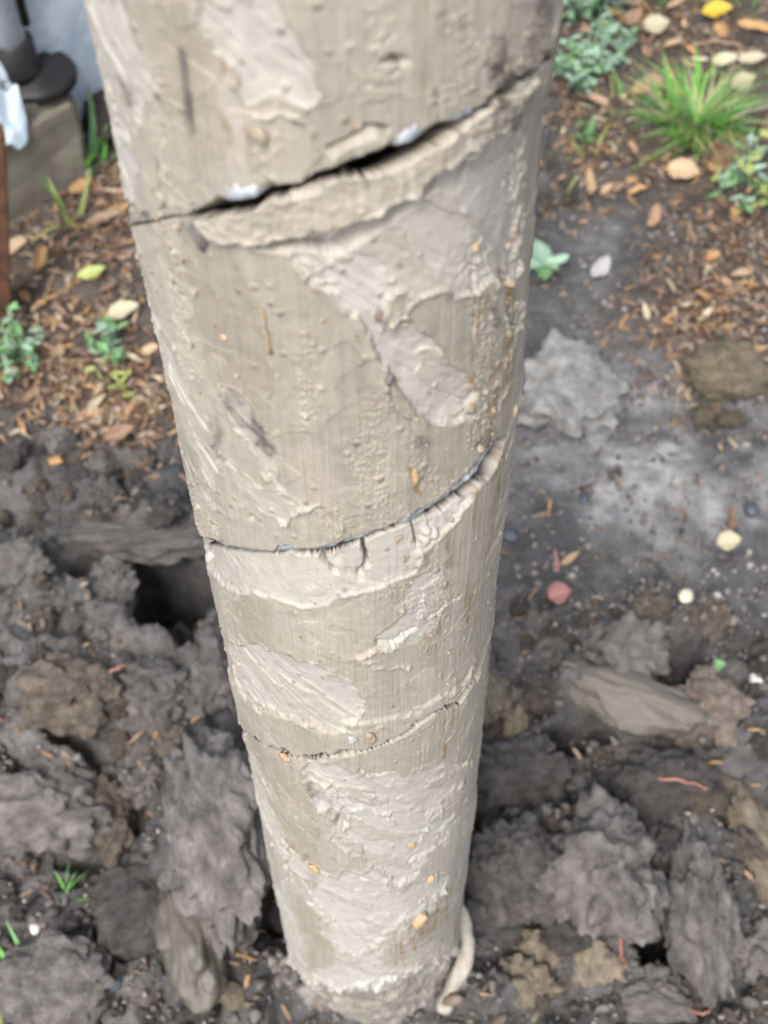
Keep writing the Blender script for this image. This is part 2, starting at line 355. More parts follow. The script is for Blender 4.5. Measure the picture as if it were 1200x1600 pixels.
fr = math.radians(100)
TH = np.concatenate([np.linspace(-np.pi, -fr, 50, endpoint=False), np.linspace(-fr, fr, 600), np.linspace(fr, np.pi, 51)[1:]])
rows_py = np.linspace(-300, 1680, 1260)
def h_mid(py):
    d = ray(628 - (2312 - py) * 0.0535, py); t = (math.hypot(CAM[0], CAM[1]) - R) / math.hypot(d[0], d[1]); return CAM[2] + t * d[2]
HH = np.array([h_mid(p) for p in rows_py])           # descending
tt, hh = np.meshgrid(TH, HH); shp = tt.shape
tt = tt.ravel().astype(np.float32); hh = hh.ravel().astype(np.float32)
ph = tt + PHI0
U = tt * R; V_ = hh
px, py = project(np.stack([R * np.cos(ph), R * np.sin(ph), hh], -1))
front = sm(math.radians(88), math.radians(76), np.abs(tt)).astype(np.float32)
px = np.where(np.abs(tt) < math.radians(92), px, -5000).astype(np.float32); py = py.astype(np.float32)
# ragged edges: positions are shaken before any outline is measured
wx = px + 7 * n2(U * 200, V_ * 200, 5) + 2.6 * n2(U * 600, V_ * 600, 6) + .9 * n2(U * 1800, V_ * 1800, 7)
wy = py + 7 * n2(U * 200, V_ * 200, 8) + 2.6 * n2(U * 600, V_ * 600, 9) + .9 * n2(U * 1800, V_ * 1800, 10)
def seg_d(x, y, pts, closed):
    best = np.full(x.shape, 1e9, np.float32); n = len(pts)
    for i in range(n if closed else n - 1):
        ax, ay = pts[i]; bx, by = pts[(i + 1) % n]; dx, dy = bx - ax, by - ay
        t = np.clip(((x - ax) * dx + (y - ay) * dy) / max(dx * dx + dy * dy, 1e-6), 0, 1)
        best = np.minimum(best, (x - ax - t * dx) ** 2 + (y - ay - t * dy) ** 2)
    return np.sqrt(best)
def poly_sd(pts, x=None, y=None, pad=60):
    x = wx if x is None else x; y = wy if y is None else y
    P = np.array(pts, float); o = np.full(x.shape, 999.0, np.float32)
    m = (x > P[:, 0].min() - pad) & (x < P[:, 0].max() + pad) & (y > P[:, 1].min() - pad) & (y < P[:, 1].max() + pad)
    X, Y = x[m], y[m]; d = seg_d(X, Y, pts, True); ins = np.zeros(X.shape, bool)
    for i in range(len(pts)):
        ax, ay = pts[i]; bx, by = pts[(i + 1) % len(pts)]
        if ay == by: continue
        ins ^= ((ay > Y) != (by > Y)) & (X < (bx - ax) * (Y - ay) / (by - ay) + ax)
    o[m] = np.where(ins, -d, d); return o
def line_d(pts, x=None, y=None, pad=40):
    x = wx if x is None else x; y = wy if y is None else y
    P = np.array(pts, float); o = np.full(x.shape, 999.0, np.float32)
    m = (x > P[:, 0].min() - pad) & (x < P[:, 0].max() + pad) & (y > P[:, 1].min() - pad) & (y < P[:, 1].max() + pad)
    o[m] = seg_d(x[m], y[m], pts, False); return o

rad = np.zeros(len(tt), np.float32); drop = np.zeros(len(tt), np.float32); smear = np.zeros(len(tt), np.float32)
big = fbm2(U * 30, V_ * 30, 50, 3); mid = fbm2(U * 130, V_ * 130, 54, 4); fine = fbm2(U * 600, V_ * 600, 58, 4, .6)
stri = fbm2(U * 700, V_ * 14, 62, 4, .6)               # vertical scrape marks
diag = fbm2((U + V_) * 520, (U - V_) * 26, 66, 4, .6)   # smears run down to the right
rid = np.clip(0.6 + 1.1 * n2(U * 320, V_ * 320, 70), 0.05, 1.5)
# (outline, recess mm, torn ridge mm, edge px)
SMEARS = [
 ([(309, -40), (318, 40), (330, 80), (358, 108), (377, 148), (388, 165), (410, 155), (440, 150), (480, 172), (505, 150), (490, 90), (450, 40), (430, -40)], 1.1, .45, 7),
 ([(130, -40), (180, -40), (200, 30), (232, 100), (236, 140), (214, 190), (212, 240), (226, 330), (205, 345), (185, 250), (160, 110)], .5, .15, 8),
 ([(372, 384), (410, 372), (465, 365), (540, 345), (640, 295), (700, 265), (770, 225), (836, 185), (830, 300), (818, 420), (800, 452), (775, 440), (740, 460), (715, 466), (700, 459), (680, 458), (650, 468), (620, 454), (603, 470), (592, 500), (604, 512), (640, 500), (690, 545), (738, 600), (738, 655), (690, 668), (650, 645), (615, 600), (585, 545), (560, 508), (500, 450), (465, 422), (450, 403)], 2.0, .7, 6),
 ([(222, 440), (240, 470), (262, 530), (290, 590), (325, 655), (346, 705), (350, 740), (330, 765), (310, 710), (285, 650), (252, 560), (235, 490)], .8, .3, 6),
 ([(342, 712), (375, 738), (415, 758), (450, 778), (476, 796), (450, 816), (425, 806), (400, 785), (365, 750)], 1.5, .7, 5),
 ([(350, 606), (376, 612), (400, 660), (430, 705), (435, 745), (470, 790), (455, 790), (420, 745), (385, 690), (360, 640)], 1.2, .4, 4),
 ([(358, 997), (383, 1005), (437, 1022), (475, 1034), (533, 1055), (558, 1072), (567, 1105), (558, 1128), (521, 1142), (467, 1124), (408, 1100), (375, 1067)], 1.6, .5, 6),
 ([(470, 1222), (500, 1222), (528, 1255), (530, 1292), (562, 1330), (598, 1365), (622, 1388), (650, 1368), (690, 1310), (722, 1245), (735, 1192), (700, 1195), (620, 1212), (560, 1217), (520, 1192), (480, 1187)], 1.8, .5, 7),
 ([(482, 1388), (503, 1370), (590, 1360), (620, 1392), (700, 1370), (672, 1428), (622, 1440), (580, 1478), (540, 1500), (500, 1450), (480, 1412)], 1.6, .5, 8),
 ([(376, 1160), (400, 1182), (420, 1258), (450, 1328), (500, 1358), (512, 1366), (470, 1368), (430, 1332), (402, 1270)], 1.6, .4, 8),
 ([(478, 1230), (520, 1225), (532, 1262), (530, 1290), (515, 1282), (490, 1247)], 2.2, .8, 4),
 ([(425, 1380), (455, 1400), (470, 1470), (485, 1530), (462, 1520), (440, 1450)], 1.2, .4, 6),
 ([(540, 1500), (585, 1482), (600, 1512), (690, 1500), (690, 1520), (600, 1540), (530, 1545), (470, 1530), (490, 1518)], 1.5, .5, 6),
 ([(640, 905), (690, 880), (700, 935), (675, 990), (610, 1012), (580, 1000), (625, 960)], 0.7, .25, 9),
 ([(478, 385), (500, 388), (540, 400), (545, 412), (500, 405)], 1.3, .4, 4),
]
for k, (pts, dep, rg, ew) in enumerate(SMEARS):
    s = poly_sd(pts); ins = sm(ew * .5, -ew, s)
    rad -= dep * ins * np.clip(0.75 + .35 * big + .2 * mid, .3, 1.4) * (0.55 + 0.45 * sm(0, -40, s))
    rad += rg * 1.15 * np.exp(-((s - 1.5) / 1.9) ** 2) * np.clip(rid - .15, 0, 1.4)
    smear = np.maximum(smear, ins)
smear *= front
s2m = sm(500, 430, py) * sm(360, 420, px) * sm(330, 380, py + .5 * (px - 400))
rad += smear * ((0.24 + .45 * s2m) * diag * np.clip(.6 + 1.2 * big + mid, 0, 1.5) + 0.35 * mid + 0.12 * fine)
scr = 1 - smear
rad += scr * (0.14 * stri + 0.07 * fine + 0.5 * big) + .9 * fbm2(U * 11, V_ * 8, 151, 2)
fl, fli = worley2(U / .016 + .5 * n2(U * 150, V_ * 150, 33), V_ / .03 + .5 * n2(U * 90, V_ * 90, 34), 35)
rad += scr * .35 * (fli - .5) * sm(.0, .25, np.abs(fli - .5))
# grains dragged along: bands of gritty clay
GRIT = [([(245, 110), (255, 220), (262, 340), (285, 470), (305, 590)], 22), ([(480, 545), (478, 600), (482, 660)], 26), ([(590, 640), (570, 740), (600, 790)], 42), ([(330, 830), (300, 760)], 22),
        ([(510, 800), (540, 820), (520, 845)], 26), ([(680, 880), (690, 960), (672, 1010)], 16), ([(745, 400), (760, 560), (745, 690)], 26), ([(355, 930), (350, 985)], 16), ([(640, 700), (680, 760)], 24),
        ([(430, 200), (420, 270)], 30), ([(800, 90), (790, 150), (770, 190)], 26), ([(700, 20), (760, 80), (700, 160)], 40), ([(840, 20), (830, 100)], 20), ([(600, 60), (560, 150)], 26), ([(680, 1400), (600, 1500)], 26), ([(455, 1260), (470, 1330)], 18), ([(655, 950), (600, 920)], 26)]
grit = np.zeros_like(rad)
for pts, wd in GRIT: grit = np.maximum(grit, sm(wd, wd * .35, line_d(pts)))
gd, gi = worley2(U / 0.0011, V_ / 0.0014, 77)
gd2, gi2 = worley2(U / 0.0032, V_ / 0.0036, 83)
grit_all = np.clip(grit + 0.0 + 0.8 * sm(.52, .8, fbm2(U * 90, V_ * 30, 79, 3)) * scr, 0, 1)
rad += grit_all * 0.32 * (gi > .45) * np.clip(1 - 3.5 * gd, 0, 1) + (gi2 > .93) * (0.9 * np.clip(1 - 9 * gd2, 0, 1)) * np.clip(.4 + grit, 0, 1)
# trowelled plates, one smeared over another
qp = fbm2((U + V_) * 60, (U - .7 * V_) * 24, 131, 4, .45); plate = sm(.14, .18, qp) * sm(.62, .58, qp) * (.45 + .55 * sm(1100, 1250, py)); rad += (.16 + .12 * sm(1120, 1250, py)) * plate + (.12 + .12 * sm(1120, 1250, py)) * np.exp(-((qp - .16) / .022) ** 2) * rid * sm(.2, .6, plate + .3)
qp2 = fbm2((U + V_) * 75, (U - .7 * V_) * 30, 141, 4, .45); plate2 = sm(.16, .19, qp2); rad += smear * (.4 * plate2 + .3 * np.exp(-((qp2 - .17) / .02) ** 2) * rid)
# torn thin ridges
RIDGES = [([(425, 806), (440, 815), (454, 816), (470, 800), (500, 789), (522, 795), (535, 822)], .9, 3), ([(345, 605), (368, 640), (385, 668), (425, 745), (475, 795)], .6, 3), ([(370, 383), (375, 420), (400, 470), (415, 540), (425, 650)], .35, 3),
  ([(600, 470), (605, 490), (592, 505), (598, 535)], .5, 3), ([(650, 468), (640, 490), (640, 520)], .5, 3), ([(563, 1022), (590, 1019), (620, 1005), (648, 982)], 1.4, 4), ([(565, 1033), (600, 1041), (645, 1043)], .9, 3),
  ([(375, 932), (371, 960), (380, 1003)], .6, 3), ([(462, 1221), (478, 1240), (492, 1251), (511, 1272), (526, 1295), (540, 1292), (541, 1283)], 1.8, 5), ([(526, 1295), (515, 1310), (535, 1325), (560, 1340)], 1.0, 4),
  ([(545, 1275), (570, 1268), (600, 1276), (618, 1296)], 1.0, 5), ([(725, 1228), (700, 1255), (672, 1290), (660, 1320)], .9, 4), ([(690, 1395), (660, 1420), (632, 1446)], 1.2, 5), ([(430, 1320), (455, 1345)], .9, 5),
  ([(485, 1408), (505, 1435), (522, 1452)], 1.0, 4), ([(455, 1510), (480, 1535), (520, 1545), (600, 1532), (660, 1518)], 1.2, 5), ([(775, 440), (800, 540), (778, 590), (760, 620)], .9, 4), ([(815, 480), (800, 560), (770, 650)], .8, 4),
  ([(180, 250), (205, 300), (222, 400)], .5, 4), ([(480, 385), (520, 400), (545, 412)], .6, 3), ([(462, 430), (500, 440), (530, 445)], .45, 3), ([(400, 190), (440, 175), (480, 200), (490, 230)], .6, 4)]
for pts, a, wd in RIDGES:
    d = line_d(pts); rad += a * np.exp(-(d / (wd * .68)) ** 2) * rid
# cracks
CRACKS = [([(770, 158), (800, 134), (830, 108), (858, 84)], 5, 3.2), ([(780, 155), (790, 175), (782, 205)], 2.5, 3), ([(500, 866), (510, 884), (521, 894)], 5, 3.2), ([(560, 852), (575, 868), (577, 884), (564, 898)], 6, 3.4), ([(530, 870), (545, 895), (560, 905)], .6, 5), ([(640, 818), (652, 838), (650, 855)], 3, 2.2), ([(790, 430), (800, 470), (806, 540)], 2.5, 2), ([(745, 250), (735, 280)], 2, 2), ([(815, 250), (824, 300)], 2, 2),
  ([(247, 255), (249, 300), (252, 330)], 2.2, 2), ([(150, 60), (165, 110), (180, 190), (195, 270)], 1.0, 2), ([(685, 140), (690, 190)], 1.2, 1.8), ([(225, 430), (240, 500), (262, 610), (285, 720), (298, 800)], 1.0, 2), ([(513, 232), (545, 215), (580, 203), (605, 206)], 2.5, 2.5),
  ([(458, 1178), (500, 1181), (550, 1175), (592, 1164), (633, 1143), (679, 1110), (717, 1092), (746, 1050)], 3.0, 2.6), ([(380, 1142), (417, 1164), (458, 1178)], 1.2, 2), ([(383, 1080), (400, 1103), (408, 1108)], 1.5, 2), ([(565, 1209), (590, 1212), (615, 1207)], 2.2, 2.6), ([(585, 1005), (620, 1000), (645, 985)], 2.0, 2.4),
  ([(700, 1300), (672, 1335), (640, 1350)], 1.2, 2.5), ([(480, 1385), (462, 1372)], 1, 2), ([(665, 965), (690, 948), (720, 930)], 1.4, 2), ([(446, 1330), (450, 1345), (448, 1375)], 1.5, 3), ([(740, 390), (745, 470), (738, 520)], .9, 2), ([(600, 590), (620, 640), (660, 690)], .5, 2), ([(322, 860), (324, 880)], 1.5, 2)]
for pts, a, wd in CRACKS:
    d = line_d(pts); rad -= a * np.exp(-(d / wd) ** 2)
# small holes
for (hx, hy, sx, sy, dp) in [(618, 95, 14, 6, 3.5), (600, 98, 5, 4, 1.5), (395, 808, 5, 4, 1), (618, 112, 4, 3, 1.2), (530, 1288, 7, 9, 3), (478, 1345, 4, 6, 1.5)]:
    rad -= dp * np.exp(-(((px - hx) / sx) ** 2 + ((py - hy) / sy) ** 2))
# first gash: torn lip standing off the core, a pocket behind it
LIP = [(296, 340), (325, 336), (370, 328), (405, 318), (420, 305), (472, 298), (500, 282), (540, 270), (570, 268), (595, 257), (645, 235), (690, 210), (750, 175), (790, 150), (838, 110), (832, 150), (790, 190), (768, 224), (730, 232), (702, 258), (678, 282), (628, 304), (604, 326), (555, 350), (512, 376), (465, 380), (400, 386), (368, 382), (335, 366), (312, 346)]
wxl = px + 1.5 * (wx - px) + 6 * n2(U * 130, V_ * 130, 15); wyl = py + 1.5 * (wy - py) + 7 * n2(U * 130, V_ * 130, 16)
s = poly_sd(LIP, wxl, wyl); lip = sm(1.5, -3.5, s) * front
fac, fid = worley2(U / .006 + .4 * mid, V_ / .005, 93)
lipn = n2(U * 140, V_ * 90, 97)
rad += lip * (1.35 + .7 * lipn + .35 * fid + .35 * mid + .15 * fine + .25 * stri) + .35 * lip * sm(-14, -3, s) * (.3 + .7 * sm(-.2, .5, n2(U * 210, V_ * 210, 98)))
UND = [(372, 382), (420, 379), (470, 371), (512, 368), (555, 340), (610, 318), (660, 285), (690, 270), (690, 300), (640, 330), (590, 372), (548, 400), (520, 412), (470, 395), (420, 392)]
s = poly_sd(UND); rad -= 4.2 * sm(4, -10, s) * sm(70, 2, line_d([(370, 380), (470, 370), (512, 366), (600, 316), (690, 262)], px, py, 70))
SLOT = [(284, 337), (318, 322), (345, 311), (400, 309), (420, 295), (470, 287), (510, 269), (560, 251), (610, 234), (685, 199), (750, 169), (790, 141), (832, 110), (835, 114), (795, 148), (750, 177), (690, 211), (645, 236), (595, 258), (570, 268), (540, 270), (500, 283), (472, 298), (420, 305), (405, 318), (370, 328), (325, 336), (290, 340)]
wxs = px + .45 * (wx - px); wys = py + .45 * (wy - py)
s = poly_sd(SLOT, wxs, wys); s = s + .35 * (seg_n := 9 * n2(U * 170, V_ * 170, 95) + 5 * n2(U * 520, V_ * 520, 96)) - 5.0 * sm(470, 540, px) * sm(770, 720, px) + 2.5 * np.exp(-((px - 455) / 26) ** 2)
slot = sm(2.0, -2.0, s) * front
slot_i = sm(1, -4, s) * front
rad -= 15 * slot + 6 * slot_i; drop += 4 * slot + 22 * slot_i
# roll of clay above the gash
s = poly_sd([(513, 236), (545, 216), (585, 205), (612, 212), (600, 230), (540, 252), (515, 262)]); rad += 1.3 * sm(4, -9, s) * (1 + .5 * mid)
# second gash: scooped hollow under the flight
HOL = [(312, 842), (360, 857), (400, 864), (430, 867), (440, 861), (465, 865), (500, 864), (550, 850), (600, 833), (640, 816), (690, 791), (720, 766), (755, 731), (784, 692), (782, 716), (740, 772), (692, 832), (662, 862), (650, 892), (610, 912), (560, 926), (525, 931), (510, 946), (470, 946), (430, 936), (400, 923), (375, 926), (350, 912), (330, 892), (317, 862)]
s = poly_sd(HOL, wxs, wys); hol = sm(1.5, -2.5, s) * front
top_d = line_d(G2, px, py, 130); bot_d = np.maximum(-s, 0)
prof = .6 * hol * (.6 + .4 * sm(0, -12, s)) + 1.5 * hol * np.exp(-(top_d / 45) ** 2)
rad -= prof * (1 + .15 * big)
rad += hol * (.04 * fine + .12 * mid); smear = np.maximum(smear, hol)
rad += .42 * np.exp(-((s - 1.5) / 1.8) ** 2) * np.clip(rid - .3, 0, 1.3) * sm(16, 40, top_d)
rub = sm(640, 670, px) * hol * sm(16, 30, top_d); rad += rub * (1.8 * (gi2 > .45) * np.clip(1 - 2.2 * gd2, 0, 1) + .8 * mid)
# third flight: raised collar of clay
COLLAR = [(352, 1042), (383, 1088), (408, 1109), (467, 1130), (521, 1147), (542, 1134), (592, 1130), (646, 1113), (696, 1088), (744, 1045), (746, 1052), (717, 1092), (679, 1109), (633, 1142), (592, 1163), (550, 1174), (500, 1180), (458, 1178), (417, 1163), (371, 1145), (356, 1085)]
s = poly_sd(COLLAR); col_ = sm(3, -4, s) * front; rad += .9 * col_ + .7 * np.exp(-((s - 1) / 1.8) ** 2) * rid * sm(3, 8, line_d(G3, px, py))
wz = px + .22 * (wx - px), py + .22 * (wy - py)
d2 = line_d([(a, b + 1.0) for a, b in G2], *wz); w2 = np.interp(px, [305, 340, 430, 520, 600, 650, 700, 745, 790], [4, 6.5, 6, 9.5, 8, 9.5, 14, 14, 9]) + 1.6 * n2(U * 130, V_ * 130, 191)
d3 = line_d([(a, b + 2.5) for a, b in G3], *wz); w3 = np.interp(px, [345, 400, 460, 560, 640, 720, 750], [1.2, 1.0, 2.2, 2.6, 2.8, 3.0, 3.6]) + 1.0 * n2(U * 260, V_ * 260, 192)
d1 = line_d([(205, 352), (250, 343), (290, 337)], *wz) - .4; d1b = line_d([(745, 173), (790, 145), (832, 112), (860, 84)], *wz); w1 = np.interp(px, [740, 800, 860], [4, 3.2, 4.5]) + 1.5 * n2(U * 200, V_ * 200, 193)
slit = np.maximum(.5 * sm(.9, -.9, d1 - .9), sm(.9, -.9, d1b - w1)) * front
slit = np.maximum(slit, sm(1.7, -1.7, d2 - w2) * sm(786, 780, px) * front); slit = np.maximum(slit, .9 * sm(1.4, -1.4, d3 - w3) * front)
rad -= 9 * slit; drop += 14 * slit * sm(.3, .9, slit)
# rear: the helix goes on round the back
back = 1 - front
for (lt, lh) in LN:
    dh = V_ - np.interp(tt, lt, lh).astype(np.float32); wb = .0012 * n2(U * 400, V_ * 60, 91)
    rad -= back * 5.0 * sm(-.006, -.001, dh + wb) * sm(.001, -.0005, dh + wb)
# ragged foot: the clay coat ends just above the ground
FT = [(440, 1498), (455, 1506), (480, 1534), (540, 1549), (620, 1532), (690, 1502), (705, 1490)]
ftl = np.interp(wx, [p[0] for p in FT], [p[1] for p in FT]); foot = sm(-3, 5, wy - ftl) * front
rad -= foot * (3.5 + 2.2 * mid + .7 * fine + 3 * big) ; rad += back * 0.5 * big + 1.0 * np.exp(-((wy - ftl + 5) / 4) ** 2) * rid * front
rad -= 2.4 * sm(.55, 1.1, tt) * np.exp(-((py - 300) / 170) ** 2) * sm(120, 190, py - .0 * px) * front
rad += 1.0 * sm(.5, 1.1, tt) * np.exp(-((py - 60) / 70) ** 2) * front
for (lt, lh) in LN:
    dl = V_ - np.interp(tt, lt, lh).astype(np.float32) + .0007 * n2(U * 300, V_ * 300, 92); side = sm(.95, 1.2, np.abs(tt)) * front
    rad -= side * 2.6 * sm(-.0034, -.0012, dl) * sm(.0006, -.0004, dl); rad += side * .5 * np.exp(-((dl - .001) / .0012) ** 2)
rad *= 1.12

# clay colours, plus shade painted into the slits and the gash
def mixc(c, k, col): return c * (1 - k[:, None]) + np.array(col, np.float32) * k[:, None]
c = np.ones((len(tt), 3), np.float32) * np.array([0.345, 0.31, 0.255], np.float32)
c = mixc(c, np.clip(.5 + .9 * fbm2(U * 40, V_ * 10, 101, 3), 0, 1) * .6, (0.40, 0.37, 0.315))
c = mixc(c, np.clip(smear * .9, 0, 1), (0.445, 0.42, 0.38))
c = mixc(c, (.35 + .4 * smear) * sm(1150, 1420, py) * front, (0.455, 0.44, 0.405))
c = mixc(c, np.clip(plate * (.12 + .45 * sm(1150, 1250, py)), 0, 1) * (1 - smear), (0.43, 0.405, 0.36))
c = mixc(c, np.clip(plate2 * smear * .5, 0, 1), (0.36, 0.325, 0.27))
c = mixc(c, hol * .8, (0.42, 0.385, 0.345))
tone = fbm2(U * 110, V_ * 9, 121, 3); c = c * (1 + .12 * (tone * scr))[:, None] * (1 + .10 * (1 - smear) * (fli - .5))[:, None]
c = mixc(c, (gi > .9) * sm(.12, .02, gd) * np.clip(.25 + grit_all, 0, .8), (.5, .42, .3))
c = mixc(c, lip * .5, (0.43, 0.385, 0.32))
for pts, k, colr in [([(330, 95), (356, 112), (377, 160), (388, 200), (386, 285), (362, 290), (352, 230), (340, 160)], .7, (0.44, 0.395, 0.345)), ([(208, 0), (300, 0), (318, 70), (332, 180), (340, 250), (290, 270), (250, 180), (238, 90)], .35, (0.30, 0.262, 0.2)),
                     ([(290, 350), (360, 370), (400, 470), (420, 560), (425, 690), (340, 600), (300, 500)], .5, (0.285, 0.25, 0.195)), ([(430, 700), (480, 690), (540, 770), (520, 790), (475, 780)], .5, (0.42, 0.37, 0.32)),
                     ([(372, 1005), (425, 1010), (425, 930), (375, 930)], .35, (0.28, 0.25, 0.19)), ([(425, 1190), (468, 1230), (505, 1300), (500, 1360), (455, 1330), (425, 1260)], .45, (0.29, 0.25, 0.18)), ([(460, 1400), (520, 1440), (520, 1510), (485, 1515)], .45, (0.29, 0.25, 0.185))]:
    c = mixc(c, sm(8, -10, poly_sd(pts)) * k, colr)
och = sm(.28, .6, fbm2(U * 190, V_ * 16, 105, 4)) * (0.14 + .5 * sm(600, 760, px) + .2 * sm(1200, 1450, py))
for pts, wd in [([(745, 385), (750, 470), (742, 600), (748, 690)], 16), ([(640, 735), (652, 762)], 10), ([(640, 790), (645, 812)], 8), ([(700, 830), (705, 880)], 14), ([(680, 940), (692, 1000)], 10), ([(640, 1400), (690, 1430), (620, 1490)], 22), ([(450, 1330), (490, 1358)], 14), ([(385, 210), (430, 265)], 16), ([(340, 60), (345, 160), (355, 250)], 8),
                ([(705, 1100), (690, 1180)], 12), ([(660, 1260), (668, 1310)], 9), ([(770, 560), (760, 700)], 14)]:
    och = np.maximum(och, sm(wd, wd * .2, line_d(pts)) * np.clip(.55 + .8 * stri + .5 * mid, 0, .95))
och = och * np.clip(.62 + .9 * n2(U * 1100, V_ * 140, 161) + .5 * n2(U * 300, V_ * 300, 162), 0, 1.25)
c = mixc(c, np.clip(och * front * (1 - .7 * smear), 0, .8), (0.235, 0.155, 0.078))
for pts, wd, k in [([(285, 85), (288, 130), (292, 170), (298, 205)], 11, .75), ([(188, 120), (195, 140), (204, 158)], 8, .65), ([(205, 322), (222, 338)], 20, .75), ([(360, 615), (385, 655), (420, 700)], 16, .7), ([(250, 5), (262, 20)], 10, .4), ([(300, 350), (325, 378)], 12, .55), ([(608, 590), (612, 594)], 10, .8), ([(345, 690), (340, 650)], 8, .4),
                   ([(780, 60), (775, 110), (800, 130)], 18, .7), ([(850, 0), (842, 60), (835, 110)], 14, .6), ([(690, 10), (694, 60)], 6, .4), ([(722, 15), (728, 50)], 6, .5), ([(618, 90), (622, 97)], 9, .7), ([(830, 140), (822, 200)], 12, .5), ([(325, 655), (350, 720)], 7, .35), ([(478, 1232), (505, 1255), (520, 1285)], 12, .4), ([(700, 465), (735, 470)], 6, .3), ([(770, 480), (776, 505)], 9, .55), ([(590, 495), (592, 500)], 8, .5), ([(745, 690), (770, 700)], 14, .6), ([(650, 690), (660, 685)], 12, .4), ([(720, 770), (760, 735), (680, 800)], 14, .45), ([(790, 170), (770, 200), (760, 215)], 14, .45), ([(560, 590), (585, 620), (600, 640)], 22, .18)]:
    c = mixc(c, sm(wd * 1.1, wd * .35, line_d(pts)) * min(1, k * 1.25) * np.clip(.75 + 1.1 * mid + .6 * stri, 0, 1), (0.105, 0.09, 0.088))
spk = (gi2 > .955) * sm(.10, .03, gd2) * np.clip(.35 + grit + .4 * mid, 0, 1); c = mixc(c, np.clip(spk, 0, .8), (0.13, 0.1, 0.075))
c = mixc(c, foot * np.clip(.7 + mid, 0, 1) * .8, (0.20, 0.18, 0.155))
c = mixc(c, np.clip(slit * .9, 0, 1), (0.10, 0.09, 0.085))  # slits darkened in the colour, standing in for the shade inside
c = mixc(c, slot_i, (0.06, 0.052, 0.046))  # deep shade of the gash pocket painted as near-black colour
rr = R + rad * 1e-3; hz = hh - drop * 1e-3
P = np.stack([rr * np.cos(ph), rr * np.sin(ph), hz], -1)
C4 = np.concatenate([c, np.ones((len(tt), 1), np.float32)], 1); SK = np.stack([U, V_, np.zeros_like(U)], -1)
nr, nc = shp; idx = np.arange(nr * nc).reshape(nr, nc)
Q = np.stack([idx[:-1, :-1], idx[1:, :-1], idx[1:, 1:], idx[:-1, 1:]], -1).reshape(-1, 4)
q_h = hh[Q].mean(1); q_t = tt[Q].mean(1)
sec = sum((q_h < np.interp(q_t, lt, lh)).astype(int) for lt, lh in LN)
auger = tag(empty('drill_auger', (0, 0, 0)), 'tall drill auger caked in smooth pale grey-brown clay, standing upright in the mud', 'drill auger')
for k in range(4):
    q = Q[sec == k]; used = np.unique(q); mp = np.full(nr * nc, -1, np.int64); mp[used] = np.arange(len(used))
    me = mesh_arrays('clay_section', P[used], mp[q], M_CLAY, True, {'clay_shade_colour': ('FLOAT_COLOR', C4[used]), 'skin': ('FLOAT_VECTOR', SK[used]), 'smear': ('FLOAT', smear[used])})
    o = link('clay_section', me, auger)
    o['label'] = ['clay packed above the black open gash', 'clay between the open gash and the hollowed flight edge', 'clay between hollowed flight edge and the thin lower crack', 'lowest clay down to the muddy ground'][k]
def flight(line, spots, lab):
    lt, lh = line; T = np.linspace(-np.pi, np.pi, 420); H = np.interp(T, lt, lh); H = np.convolve(np.pad(H, 3, mode='edge'), np.ones(7) / 7, 'valid')
    ex = np.zeros_like(T)
    pxs, pys = project(np.stack([R * np.cos(T + PHI0), R * np.sin(T + PHI0), H], -1))
    vis = np.abs(T) < 1.35
    for (sx, wd, a) in spots: ex = np.maximum(ex, a * np.exp(-((pxs - sx) / wd) ** 4) * vis)
    jit = n2(T * 40, T * 0, 5); ro = R - .0016 + .0019 * ex + .0003 * jit + .0002 * n2(T * 150, T * 0 + 1, 7)
    th_ = .0010 + .0034 * ex * np.clip(0.7 + .6 * n2(T * 70, T * 0 + 3, 9) + .4 * n2(T * 200, T * 0 + 3, 19), .1, 1.6)
    V = []; Qf = []
    for i, t_ in enumerate(T):
        cc, ss = math.cos(t_ + PHI0), math.sin(t_ + PHI0)
        for (r_, z_) in ((.024, H[i] - .0006), (ro[i] - .0006, H[i] - .0006), (ro[i], H[i] - .0001), (ro[i], H[i] + th_[i] * .8), (ro[i] - .0005, H[i] + th_[i]), (.024, H[i] + .003)): V.append((r_ * cc, r_ * ss, z_))
    for i in range(len(T) - 1):
        for k in range(6): Qf.append([i * 6 + k, i * 6 + (k + 1) % 6, (i + 1) * 6 + (k + 1) % 6, (i + 1) * 6 + k])
    o = link('flight', mesh_arrays('flight', np.array(V), np.array(Qf), M_STEEL, True), auger); o['label'] = lab
flight(LN[0], [(375, 36, 1), (330, 18, .3), (640, 22, .7), (725, 22, .8), (760, 10, .6), (205, 14, .3)], 'upper steel flight edge with pale blue scraped spots')
flight(LN[1], [(400, 70, .35), (448, 20, .6), (500, 20, .3), (640, 14, .6), (735, 18, .4)], 'middle steel flight edge, thin and blue-grey')
flight(LN[2], [(470, 14, .35), (640, 14, .45)], 'lower steel flight edge showing as thin dark line')
shaft_v, shaft_f = tube_arrays([(0, 0, -.05), (0, 0, float(HH[0]) + .03)], [.016, .016], 20); link('shaft', mesh_py('shaft', shaft_v, shaft_f, M_STEEL), auger)
def on_skin(pxx, pyy, off=0.0):
    q = cyl_at(pxx, pyy)
    if q is None: return None
    j = int(np.argmin(np.abs(TH - q[0]))); i = int(np.argmin(np.abs(HH - q[1]))); p = P[i * nc + j]
    nrm = np.array([math.cos(q[0] + PHI0), math.sin(q[0] + PHI0), 0]); return p + nrm * off, nrm
